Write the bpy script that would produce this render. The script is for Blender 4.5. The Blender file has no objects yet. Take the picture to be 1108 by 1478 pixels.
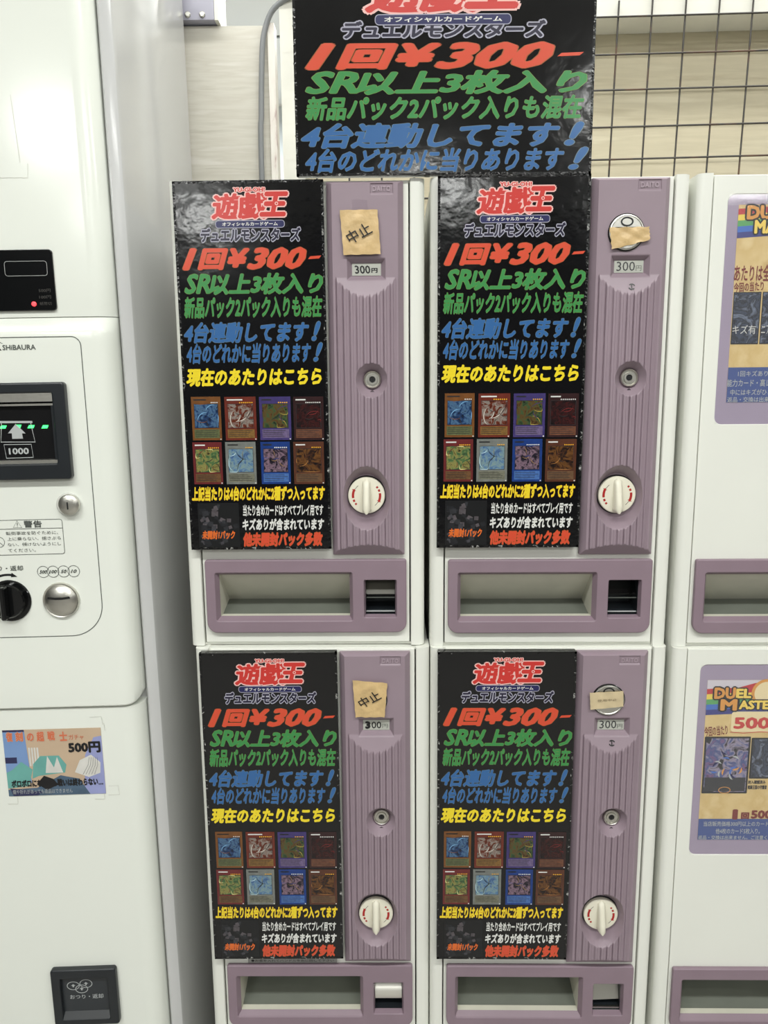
import bpy, bmesh, math, random
import numpy as np
from mathutils import Matrix, Vector
rnd = random.Random(7)
R = math.radians
PI = math.pi
scene = bpy.context.scene
col = scene.collection

# ------------------------------------------------------------------ camera
CAM = Vector((0.0, -0.917, 1.45))
PITCH, ROLL = R(10.0384), R(0.4771)
fw = Vector((0, math.cos(PITCH), -math.sin(PITCH)))
rt = Vector((1, 0, 0))
dn = fw.cross(rt)
r2 = math.cos(ROLL) * rt + math.sin(ROLL) * dn
d2 = -math.sin(ROLL) * rt + math.cos(ROLL) * dn
cd = bpy.data.cameras.new('camera')
cam = bpy.data.objects.new('camera', cd)
col.objects.link(cam)
M = Matrix.Identity(4)
for i in range(3):
    M[i][0], M[i][1], M[i][2], M[i][3] = r2[i], -d2[i], -fw[i], CAM[i]
cam.matrix_world = M
cd.sensor_fit = 'VERTICAL'
cd.sensor_height = 36.0
cd.lens = 1155.58 / 1478 * 36.0
cd.clip_start = 0.02
scene.camera = cam

# ------------------------------------------------------------------ world, light, exposure
w = bpy.data.worlds.new('world')
scene.world = w
w.use_nodes = True
w.node_tree.nodes['Background'].inputs[0].default_value = (0.9, 0.95, 1.0, 1)
w.node_tree.nodes['Background'].inputs[1].default_value = 0.3
scene.view_settings.view_transform = 'Standard'
scene.view_settings.look = 'None'
scene.view_settings.gamma = 1.0
scene.view_settings.use_curve_mapping = False
scene.view_settings.exposure = 0.0
CEIL = 2.7


def tube_or_fill_light(x, y, length, width, power, z=CEIL - 0.06, colour=(0.985, 1.0, 0.965)):
    l = bpy.data.lights.new('ceiling_tube_or_fill', 'AREA')
    l.shape = 'RECTANGLE'
    l.size, l.size_y = length, width
    l.energy = power * 3.05
    l.color = colour
    o = bpy.data.objects.new('ceiling_tube_or_fill', l)
    col.objects.link(o)
    o.location = (x, y, z)
    return o


# rows of ceiling tubes, parallel to the machine fronts, plus two added fills
tube_or_fill_light(-0.1, -1.25, 2.4, 0.16, 15.5)
tube_or_fill_light(3.0, -1.8, 1.6, 0.16, 7)  # added fill, off to the right, to even out the light
tube_or_fill_light(-1.30, -3.40, 0.45, 0.14, 13)
tube_or_fill_light(1.5, -2.97, 1.2, 0.13, 10)
tube_or_fill_light(-1.53, -5.60, 0.36, 0.36, 10)
tube_or_fill_light(0.30, -4.70, 0.28, 0.28, 6)
tube_or_fill_light(2.0, -5.10, 1.2, 0.16, 8)
tube_or_fill_light(0.25, 0.02, 2.4, 0.10, 6)  # added fill above the machines to brighten the plywood walls
tube_or_fill_light(-0.6, 1.9, 1.6, 0.16, 55)


# ------------------------------------------------------------------ materials
def lin(c):
    return tuple(((v / 255) / 12.92 if v / 255 <= 0.04045 else ((v / 255 + 0.055) / 1.055) ** 2.4) for v in c)


MATS = {}


def mat(name, rgb, rough=0.5, metal=0.0, vary=0.0, vscale=8.0, bump=0.0, bscale=60.0, coat=0.0, spec=0.5, emit=0.0):
    if name in MATS:
        return MATS[name]
    m = bpy.data.materials.new(name)
    m.use_nodes = True
    nt = m.node_tree
    b = nt.nodes['Principled BSDF']
    c = lin(rgb)
    b.inputs['Base Color'].default_value = (*c, 1)
    b.inputs['Roughness'].default_value = rough
    b.inputs['Metallic'].default_value = metal
    b.inputs['Specular IOR Level'].default_value = spec
    b.inputs['Coat Weight'].default_value = coat
    b.inputs['Coat Roughness'].default_value = 0.08
    if emit:
        b.inputs['Emission Color'].default_value = (*c, 1)
        b.inputs['Emission Strength'].default_value = emit
    if vary or bump:
        tc = nt.nodes.new('ShaderNodeTexCoord')
    if vary:
        n = nt.nodes.new('ShaderNodeTexNoise')
        n.inputs['Scale'].default_value = vscale
        n.inputs['Detail'].default_value = 6
        nt.links.new(tc.outputs['Object'], n.inputs['Vector'])
        r = nt.nodes.new('ShaderNodeValToRGB')
        r.color_ramp.elements[0].color = (*[v * (1 - vary) for v in c], 1)
        r.color_ramp.elements[1].color = (*[min(1, v * (1 + vary * 0.6)) for v in c], 1)
        r.color_ramp.elements[0].position = 0.3
        r.color_ramp.elements[1].position = 0.7
        nt.links.new(n.outputs['Fac'], r.inputs['Fac'])
        nt.links.new(r.outputs['Color'], b.inputs['Base Color'])
    if bump:
        n2 = nt.nodes.new('ShaderNodeTexNoise')
        n2.inputs['Scale'].default_value = bscale
        n2.inputs['Detail'].default_value = 3
        nt.links.new(tc.outputs['Object'], n2.inputs['Vector'])
        bp = nt.nodes.new('ShaderNodeBump')
        bp.inputs['Strength'].default_value = bump
        bp.inputs['Distance'].default_value = 0.002
        nt.links.new(n2.outputs['Fac'], bp.inputs['Height'])
        nt.links.new(bp.outputs['Normal'], b.inputs['Normal'])
        if coat:
            nt.links.new(bp.outputs['Normal'], b.inputs['Coat Normal'])
    MATS[name] = m
    return m


def ramp_mat(name, palette, scale=40.0, rough=0.3, kind='VORONOI', stretch=(1, 1, 1), seed=0.0, bump=0.0, constant=False, detail=4):
    """patchy procedural print: noise or cells through a palette"""
    m = bpy.data.materials.new(name)
    m.use_nodes = True
    nt = m.node_tree
    b = nt.nodes['Principled BSDF']
    b.inputs['Roughness'].default_value = rough
    tc = nt.nodes.new('ShaderNodeTexCoord')
    mp = nt.nodes.new('ShaderNodeMapping')
    mp.inputs['Location'].default_value = (seed, seed * 1.7, seed * 0.6)
    mp.inputs['Scale'].default_value = stretch
    nt.links.new(tc.outputs['Object'], mp.inputs['Vector'])
    n0 = nt.nodes.new('ShaderNodeTexNoise')
    n0.inputs['Scale'].default_value = scale
    n0.inputs['Detail'].default_value = detail
    n0.inputs['Distortion'].default_value = 1.2 if kind == 'VORONOI' else 0.0
    nt.links.new(mp.outputs['Vector'], n0.inputs['Vector'])
    r = nt.nodes.new('ShaderNodeValToRGB')
    r.color_ramp.interpolation = 'CONSTANT' if constant else 'LINEAR'
    els = r.color_ramp.elements
    k = len(palette)
    while len(els) < k:
        els.new(0.5)
    for i, p in enumerate(palette):
        els[i].position = 0.28 + 0.44 * i / max(1, k - 1)
        els[i].color = (*lin(p), 1)
    nt.links.new(n0.outputs['Fac'], r.inputs['Fac'])
    nt.links.new(r.outputs['Color'], b.inputs['Base Color'])
    if bump:
        bp = nt.nodes.new('ShaderNodeBump')
        bp.inputs['Strength'].default_value = bump
        bp.inputs['Distance'].default_value = 0.002
        nt.links.new(n0.outputs['Fac'], bp.inputs['Height'])
        nt.links.new(bp.outputs['Normal'], b.inputs['Normal'])
    MATS[name] = m
    return m


def clear_mat(name, tint=(1, 1, 1), rough=0.05, painted_glare=0.0):
    m = bpy.data.materials.new(name)
    m.use_nodes = True
    nt = m.node_tree
    nt.nodes.remove(nt.nodes['Principled BSDF'])
    out = nt.nodes['Material Output']
    tr = nt.nodes.new('ShaderNodeBsdfTransparent')
    tr.inputs[0].default_value = (*tint, 1)
    gl = nt.nodes.new('ShaderNodeBsdfGlossy')
    gl.inputs['Roughness'].default_value = rough
    # Schlick reflectance from the facing angle, the same from either side of the sheet
    lw = nt.nodes.new('ShaderNodeLayerWeight')
    lw.inputs['Blend'].default_value = 0.5
    pw = nt.nodes.new('ShaderNodeMath')
    pw.operation = 'POWER'
    pw.inputs[1].default_value = 5.0
    ma = nt.nodes.new('ShaderNodeMath')
    ma.operation = 'MULTIPLY_ADD'
    ma.inputs[1].default_value = 0.96
    ma.inputs[2].default_value = 0.04
    mx = nt.nodes.new('ShaderNodeMixShader')
    nt.links.new(lw.outputs['Facing'], pw.inputs[0])
    nt.links.new(pw.outputs[0], ma.inputs[0])
    nt.links.new(ma.outputs[0], mx.inputs[0])
    nt.links.new(tr.outputs[0], mx.inputs[1])
    nt.links.new(gl.outputs[0], mx.inputs[2])
    nt.links.new(mx.outputs[0], out.inputs[0])
    if painted_glare:
        df = nt.nodes.new('ShaderNodeBsdfDiffuse')
        df.inputs[0].default_value = (0.8, 0.78, 0.82, 1)
        m2 = nt.nodes.new('ShaderNodeMixShader')
        m2.inputs[0].default_value = painted_glare
        nt.links.new(mx.outputs[0], m2.inputs[1])
        nt.links.new(df.outputs[0], m2.inputs[2])
        nt.links.new(m2.outputs[0], out.inputs[0])
    MATS[name] = m
    return m


WHITE = mat('white_enamel', (232, 234, 226), 0.42, vary=0.025, vscale=5)
WHITE2 = mat('white_machine_paint', (230, 231, 223), 0.36, vary=0.03, vscale=6)
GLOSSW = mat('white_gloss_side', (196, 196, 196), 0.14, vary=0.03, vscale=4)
DOORW = mat('white_gloss_door', (231, 234, 226), 0.15, vary=0.02, vscale=4)
LILAC = mat('mauve_plastic', (147, 130, 140), 0.45, vary=0.04, vscale=30)
LILAC2 = mat('mauve_tray_plastic', (138, 119, 130), 0.45, vary=0.05, vscale=30)
VIOLET = mat('violet_window_plastic', (160, 147, 168), 0.4, vary=0.03, vscale=20)
CREAM = mat('cream_knob_plastic', (226, 222, 204), 0.35)
TRAYW = mat('chute_offwhite', (206, 204, 190), 0.5, vary=0.06, vscale=30)
TRAYF = mat('chute_grey_floor', (108, 112, 104), 0.4, vary=0.08, vscale=30)
DARK = mat('dark_plastic', (30, 34, 38), 0.35, vary=0.1, vscale=30)
BLACK = mat('black_void', (12, 12, 13), 0.6)
BLACKG = mat('black_gloss', (14, 15, 16), 0.12)
CHROME = mat('chrome', (205, 203, 196), 0.36, metal=1.0)
STEEL = mat('brushed_steel', (206, 204, 196), 0.36, metal=1.0, bump=0.1, bscale=200)
INK = mat('black_ink', (24, 24, 26), 0.4)
GREYINK = mat('grey_ink', (84, 88, 84), 0.4)
PALEINK = mat('pale_grey_print', (176, 180, 180), 0.4)
DARKRED = mat('dark_red_print', (168, 36, 34), 0.4)
CARDP = mat('price_card_shaded_paper', (180, 182, 173), 0.6)  # grey darkened to hold the shade of the card's recess
SIGN = mat('laminated_black_board', (13, 13, 15), 0.12, bump=0.16, bscale=50, vary=0.2, vscale=20)
KRAFT = mat('kraft_tape', (208, 178, 128), 0.42, vary=0.12, vscale=70, bump=0.5, bscale=120)
LED_G = mat('green_led', (60, 255, 110), 0.4, emit=2.5)
LED_R = mat('red_led', (255, 60, 66), 0.4, emit=2.0)
PANE = clear_mat('clear_acrylic', painted_glare=0.05)  # diffuse white mixed in, standing for glare on the acrylic
FILM = clear_mat('clear_tape_film', (0.975, 0.97, 0.98), 0.1)
SMOKE = clear_mat('smoked_flap', (0.45, 0.46, 0.45), 0.05)


# ------------------------------------------------------------------ mesh helpers
class MB:
    def __init__(self):
        self.v, self.f, self.m, self.mats = [], [], [], []

    def mi(self, m):
        if m not in self.mats:
            self.mats.append(m)
        return self.mats.index(m)

    def add(self, verts, faces, m):
        k = len(self.v)
        self.v += [tuple(p) for p in verts]
        i = self.mi(m)
        for f in faces:
            self.f.append(tuple(k + a for a in f))
            self.m.append(i)

    def box(self, x0, x1, y0, y1, z0, z1, m):
        v = [(x, y, z) for x in (x0, x1) for y in (y0, y1) for z in (z0, z1)]
        self.add(v, [(0, 1, 3, 2), (4, 6, 7, 5), (0, 4, 5, 1), (2, 3, 7, 6), (0, 2, 6, 4), (1, 5, 7, 3)], m)

    def quad(self, x0, x1, z0, z1, y, m):
        self.add([(x0, y, z0), (x1, y, z0), (x1, y, z1), (x0, y, z1)], [(0, 1, 2, 3)], m)

    def poly(self, pts, y, m):
        self.add([(p[0], y, p[1]) for p in pts], [tuple(range(len(pts)))], m)

    def ribbon(self, pts, wid, y, m, closed=False):
        n = len(pts)
        out = []
        for i, p in enumerate(pts):
            a = pts[(i - 1) % n] if (closed or i > 0) else p
            b = pts[(i + 1) % n] if (closed or i < n - 1) else p
            dx, dz = b[0] - a[0], b[1] - a[1]
            L = math.hypot(dx, dz) or 1
            ww = wid[min(len(wid) - 1, int(i * len(wid) / n))] if isinstance(wid, (list, tuple)) else wid
            nx, nz = -dz / L * ww / 2, dx / L * ww / 2
            out += [(p[0] + nx, y, p[1] + nz), (p[0] - nx, y, p[1] - nz)]
        fs = []
        for i in range(n if closed else n - 1):
            j = (i + 1) % n
            fs.append((2 * i, 2 * i + 1, 2 * j + 1, 2 * j))
        self.add(out, fs, m)

    def disc(self, cx, cz, r, y, m, n=40, rz=None):
        rz = rz or r
        self.poly([(cx + r * math.cos(2 * PI * i / n), cz + rz * math.sin(2 * PI * i / n)) for i in range(n)][::-1], y, m)

    def lathe(self, cx, cz, prof, m, n=56):
        """prof: (radius, y) pairs from outside/back to centre/front, axis along y"""
        vs, fs = [], []
        for r, y in prof:
            for i in range(n):
                a = 2 * PI * i / n
                vs.append((cx + r * math.cos(a), y, cz + r * math.sin(a)))
        for k in range(len(prof) - 1):
            for i in range(n):
                j = (i + 1) % n
                fs.append((k * n + i, k * n + j, (k + 1) * n + j, (k + 1) * n + i))
        fs.append(tuple((len(prof) - 1) * n + i for i in range(n)))
        self.add(vs, fs, m)

    def prism_z(self, pts, z0, z1, m, cap=True):
        n = len(pts)
        vs = [(p[0], p[1], z0) for p in pts] + [(p[0], p[1], z1) for p in pts]
        fs = [(i, (i + 1) % n, n + (i + 1) % n, n + i) for i in range(n)]
        if cap:
            fs += [tuple(range(n))[::-1], tuple(range(n, 2 * n))]
        self.add(vs, fs, m)

    def mesh(self, me_verts, me_faces, m):
        self.add(me_verts, me_faces, m)

    def tube(self, pts, r, m, n=10):
        pts = [Vector(p) for p in pts]
        vs, fs = [], []
        up = Vector((0, 1, 0.01))
        for i, p in enumerate(pts):
            t = (pts[min(i + 1, len(pts) - 1)] - pts[max(i - 1, 0)]).normalized()
            a = t.cross(up).normalized()
            b = t.cross(a)
            for k in range(n):
                q = p + r * (math.cos(2 * PI * k / n) * a + math.sin(2 * PI * k / n) * b)
                vs.append(tuple(q))
        for i in range(len(pts) - 1):
            for k in range(n):
                j = (k + 1) % n
                fs.append((i * n + k, i * n + j, (i + 1) * n + j, (i + 1) * n + k))
        fs += [tuple(range(n)), tuple((len(pts) - 1) * n + k for k in range(n))]
        self.add(vs, fs, m)

    def build(self, name, parent=None, smooth=None, recalc=False):
        me = bpy.data.meshes.new(name)
        me.from_pydata(self.v, [], self.f)
        for m in self.mats:
            me.materials.append(m)
        me.polygons.foreach_set('material_index', self.m)
        if recalc:
            bm = bmesh.new()
            bm.from_mesh(me)
            bmesh.ops.recalc_face_normals(bm, faces=bm.faces)
            bm.to_mesh(me)
            bm.free()
        if smooth is not None:
            me.shade_smooth()
            me.set_sharp_from_angle(angle=R(smooth))
        me.update()
        o = bpy.data.objects.new(name, me)
        col.objects.link(o)
        if parent:
            o.parent = parent
        return o


def rrect(x0, x1, z0, z1, r, seg=8):
    """rounded rectangle loop; r = single or (bl, br, tr, tl)"""
    rr = r if isinstance(r, (tuple, list)) else (r,) * 4
    out = []
    for (cx, cz, a0, q) in ((x0 + rr[0], z0 + rr[0], PI, rr[0]), (x1 - rr[1], z0 + rr[1], 1.5 * PI, rr[1]),
                            (x1 - rr[2], z1 - rr[2], 0, rr[2]), (x0 + rr[3], z1 - rr[3], 0.5 * PI, rr[3])):
        if q < 1e-6:
            out.append((cx, cz))
            continue
        for i in range(seg + 1):
            a = a0 + 0.5 * PI * i / seg
            out.append((cx + q * math.cos(a), cz + q * math.sin(a)))
    return out


def plate(mb, loops, y_back, y_front, bevel, m):
    """flat plate with holes (first loop outside), bevelled, front face at y_front (towards -y)"""
    c = bpy.data.curves.new('tmp', 'CURVE')
    c.dimensions = '2D'
    c.fill_mode = 'BOTH'
    for L in loops:
        s = c.splines.new('POLY')
        s.points.add(len(L) - 1)
        for i, p in enumerate(L):
            s.points[i].co = (p[0], p[1], 0, 1)
        s.use_cyclic_u = True
    t = (y_back - y_front) / 2
    c.extrude = max(1e-5, t - bevel)
    c.bevel_depth = bevel
    c.bevel_resolution = 2
    c.offset = -bevel
    o = bpy.data.objects.new('tmp', c)
    col.objects.link(o)
    dg = bpy.context.evaluated_depsgraph_get()
    me = bpy.data.meshes.new_from_object(o.evaluated_get(dg))
    yc = (y_back + y_front) / 2
    mb.add([(v.co.x, yc - v.co.z, v.co.y) for v in me.vertices], [tuple(p.vertices) for p in me.polygons], m)
    bpy.data.objects.remove(o)
    bpy.data.curves.remove(c)
    bpy.data.meshes.remove(me)


GLY = {}


def glyphs(s, shear=0.0, res=2, space=1.0):
    key = (s, shear, res, space)
    if key in GLY:
        return GLY[key]
    c = bpy.data.curves.new('tmp', 'FONT')
    c.body = s
    c.size = 1
    c.shear = shear
    c.resolution_u = res
    c.space_character = space
    o = bpy.data.objects.new('tmp', c)
    col.objects.link(o)
    dg = bpy.context.evaluated_depsgraph_get()
    me = bpy.data.meshes.new_from_object(o.evaluated_get(dg))
    P = np.array([(v.co.x, v.co.y) for v in me.vertices])
    F = [tuple(p.vertices) for p in me.polygons]
    bpy.data.objects.remove(o)
    bpy.data.curves.remove(c)
    bpy.data.meshes.remove(me)
    GLY[key] = (P, F)
    return P, F


def text(mb, s, x0, x1, z0, z1, y, m, bold=0.0, shear=0.0, n=8, rot=0.0, outline=None, orad=0.0, dy=0.0001, space=1.0, keep=False, lift=0.0, flat=None):
    """writes s into the box x0..x1, z0..z1 on the plane y; bold and outline radii in units of the letter height"""
    P, F = glyphs(s, shear, space=space)
    a, b = P.min(0), P.max(0)
    pad = bold
    sx = (x1 - x0) / (b[0] - a[0] + 2 * pad)
    sz = (z1 - z0) / (b[1] - a[1] + 2 * pad)
    if keep:
        sx = sz = min(sx, sz)
    cx, cz = (x0 + x1) / 2, (z0 + z1) / 2
    ca, sa = math.cos(rot), math.sin(rot)

    def put(rad, k, yy, mm):
        offs = [(0, 0)] + [(rad * math.cos(2 * PI * i / k), rad * math.sin(2 * PI * i / k)) for i in range(k)] if rad > 0 else [(0, 0)]
        for q, (ox, oz) in enumerate(offs):
            u = (P[:, 0] - (a[0] + b[0]) / 2 + ox) * sx
            v = (P[:, 1] - (a[1] + b[1]) / 2 + oz) * sz
            X, Z = cx + u * ca - v * sa, cz + u * sa + v * ca
            mb.add([(float(p), yy - q * 6e-6, float(r)) for p, r in zip(X, Z)], F, mm)
    if outline is not None:
        put(bold + orad, 10, y, outline)
    put(bold, n, y - dy, m)


def thing(name, label, cat, loc=(0, 0, 0), rot=(0, 0, 0), group=None):
    o = bpy.data.objects.new(name, None)
    col.objects.link(o)
    o.empty_display_size = 0.05
    o.location = loc
    o.rotation_euler = rot
    o['label'], o['category'] = label, cat
    if group:
        o['group'] = group
    return o


def tag(o, label, cat, group=None):
    o['label'], o['category'] = label, cat
    if group:
        o['group'] = group
    return o


def struct(o):
    o['kind'] = 'structure'
    return o


def copy_tree(o, parent=None):
    c = o.copy()
    col.objects.link(c)
    c.parent = parent
    for ch in list(o.children):
        copy_tree(ch, c)
    return c


# ------------------------------------------------------------------ the room
PLASTER = mat('white_plaster', (228, 227, 222), 0.7, vary=0.04, vscale=3)
CEILM = mat('white_ceiling_board', (226, 226, 224), 0.8, vary=0.03, vscale=2)
FLOORM = mat('grey_vinyl_floor', (156, 153, 148), 0.5, vary=0.12, vscale=6)
PLY_R = ramp_mat('tan_plywood', [(190, 179, 152), (206, 196, 170), (198, 188, 162), (212, 203, 178)], 5, 0.6, 'NOISE', (1.2, 1, 14), 3.0)
PLY_L = ramp_mat('whitewashed_plywood', [(190, 185, 172), (210, 206, 195), (201, 196, 184), (216, 212, 203)], 6, 0.6, 'NOISE', (1.4, 1, 16), 9.0)
FARM = mat('pale_far_wall', (206, 214, 220), 0.6, vary=0.06, vscale=1.5)
WPAINT = mat('old_white_paint', (224, 222, 212), 0.55, vary=0.08, vscale=12)
mat('dark_shop_wall', (72, 72, 73), 0.7, vary=0.3, vscale=2)
mb = MB(); mb.box(-4, 4, -6.5, 3.2, -0.05, 0, FLOORM); struct(mb.build('floor'))
mb = MB(); mb.box(-4, 4, -6.5, 3.2, CEIL, CEIL + 0.05, CEILM)
for i in range(14):
    mb.box(-4, 4, -6.2 + i * 0.66, -6.185 + i * 0.66, CEIL - 0.004, CEIL, GREYINK)
struct(mb.build('ceiling'))
mb = MB(); mb.box(-4.1, -4, -6.5, 3.2, 0, CEIL, MATS['dark_shop_wall']); struct(mb.build('wall_left'))
mb = MB(); mb.box(4, 4.1, -6.5, 3.2, 0, CEIL, MATS['dark_shop_wall']); struct(mb.build('wall_right'))
mb = MB(); mb.box(-4, 4, -6.6, -6.5, 0, CEIL, MATS['dark_shop_wall']); struct(mb.build('wall_front'))
mb = MB(); mb.box(-4, 4, 3.2, 3.3, 0, CEIL, FARM); struct(mb.build('wall_far'))
# plywood wall behind the machines, with the white beam across its top
mb = MB(); mb.box(-0.118, 4, 0.43, 0.47, 0, 2.3, PLY_R); struct(mb.build('wall_back'))
mb = MB()
mb.box(-0.10, 2.2, 0.368, 0.429, 0, 0.26, WPAINT)
o = struct(mb.build('trim_1'))
o.location = (0, 0, 1.9515); o.rotation_euler = (0, R(-1.05), 0)
mb = MB(); mb.box(-0.152, -0.119, 0.405, 0.45, 0, 2.35, WPAINT); struct(mb.build('trim_2'))
# whitewashed partition left of the gap
mb = MB(); mb.box(-1.6, -0.172, 0.42, 0.44, 0, 1.971, PLY_L); struct(mb.build('wall_side'))
REDPAINT = ramp_mat('chipped_white_paint', [(226, 222, 214), (226, 222, 214), (222, 214, 206), (124, 44, 46)], 26, 0.5, 'NOISE', (3, 1, 0.7), 2.0)
mb = MB(); mb.box(-0.1715, -0.1615, 0.412, 0.445, 0, 1.972, REDPAINT); struct(mb.build('trim_3'))
mb = MB(); mb.box(-0.222, 0.66, 0.002, 0.31, 0, 0.5935, WHITE2); struct(mb.build('plinth'))

# ------------------------------------------------------------------ machines
BZ = -0.0165        # bottom of a machine in its own frame
PX0, PX1, PZ0, PZ1 = 0.0330, 0.1165, 0.0963, 0.5095


def control_panel_heights():
    nx, nz = 236, 430
    xs = np.linspace(PX0, PX1, nx)
    zs = np.linspace(PZ0, PZ1, nz)
    X, Z = np.meshgrid(xs, zs)
    xc = X - 0.0752
    flat = np.full_like(X, 0.0120)
    crown = 0.0125 + 0.0075 * (1 - (xc / 0.0335) ** 2)
    ph = ((xc / 0.0074) + 0.5) % 1.0
    # each pitch: a narrow deep groove, a ridge, then a shallow valley
    g1 = np.clip(1 - np.abs(ph - 0.09) / 0.09, 0, 1) * 0.0017
    g2 = np.clip((ph - 0.52) / 0.07, 0, 1) * np.clip((1.0 - ph) / 0.05, 0, 1) * 0.0009
    groove = np.maximum(g1, g2)
    rib = np.where(np.abs(xc) < 0.0335, crown - groove, 0.0120)
    inside = (Z > 0.099) & (Z < 0.409)
    h = np.where(inside, rib, flat)
    top = 0.0120 + (0.4085 - Z) * 0.36
    h = np.where((Z < 0.4085) & (Z > 0.36), np.minimum(h, np.maximum(top, 0.0118)), h)
    bot = 0.0050 + (Z - PZ0) * 1.0
    h = np.where(Z < 0.13, np.minimum(h, bot), h)
    e = np.sqrt(((X - 0.0730) / 0.0295) ** 2 + ((Z - 0.1648) / 0.0365) ** 2)
    bowl = 0.0035 + np.clip(e - 0.72, 0, 9) / 0.28 * 0.0155
    h = np.where(e < 1.3, np.minimum(h, bowl), h)
    r = np.sqrt((X - 0.0810) ** 2 + (Z - 0.2975) ** 2) / 0.0192
    bowl = 0.0050 + np.clip(r - 0.5, 0, 9) / 0.5 * 0.0145
    h = np.where(r < 1.3, np.minimum(h, bowl), h)
    # recess of the price card and of the maker's plaque
    d = np.maximum(np.abs(X - 0.0758) - 0.0165, np.abs(Z - 0.4178) - 0.0066)
    h = np.minimum(h, 0.0052 + np.clip(d, 0, 9) * 1.5)
    d = np.maximum(np.abs(X - 0.0932) - 0.0118, np.abs(Z - 0.5010) - 0.0046)
    h = np.minimum(h, 0.0106 + np.clip(d, 0, 9) * 2.5)
    for ed, k, b0 in ((X - PX0, 1.25, 0.0045), (PX1 - X, 1.25, 0.0045), (PZ1 - Z, 2.2, 0.006)):
        h = np.minimum(h, b0 + ed * k)
    return xs, zs, h


def control_panel(parent):
    xs, zs, h = control_panel_heights()
    nx, nz = len(xs), len(zs)
    v = [(float(xs[i]), -float(h[j, i]), float(zs[j])) for j in range(nz) for i in range(nx)]
    f = [(j * nx + i, j * nx + i + 1, (j + 1) * nx + i + 1, (j + 1) * nx + i) for j in range(nz - 1) for i in range(nx - 1)]
    rim = [j * nx for j in range(nz)][::-1] + list(range(1, nx)) + [j * nx + nx - 1 for j in range(1, nz)] + [(nz - 1) * nx + i for i in range(nx - 2, 0, -1)]
    k = len(v)
    v += [(v[i][0], 0.0, v[i][2]) for i in rim]
    n = len(rim)
    f += [(rim[i], rim[(i + 1) % n], k + (i + 1) % n, k + i) for i in range(n)]
    m = MB()
    m.add(v, f, LILAC)
    return m.build('control_panel', parent, smooth=38, recalc=True)


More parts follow.
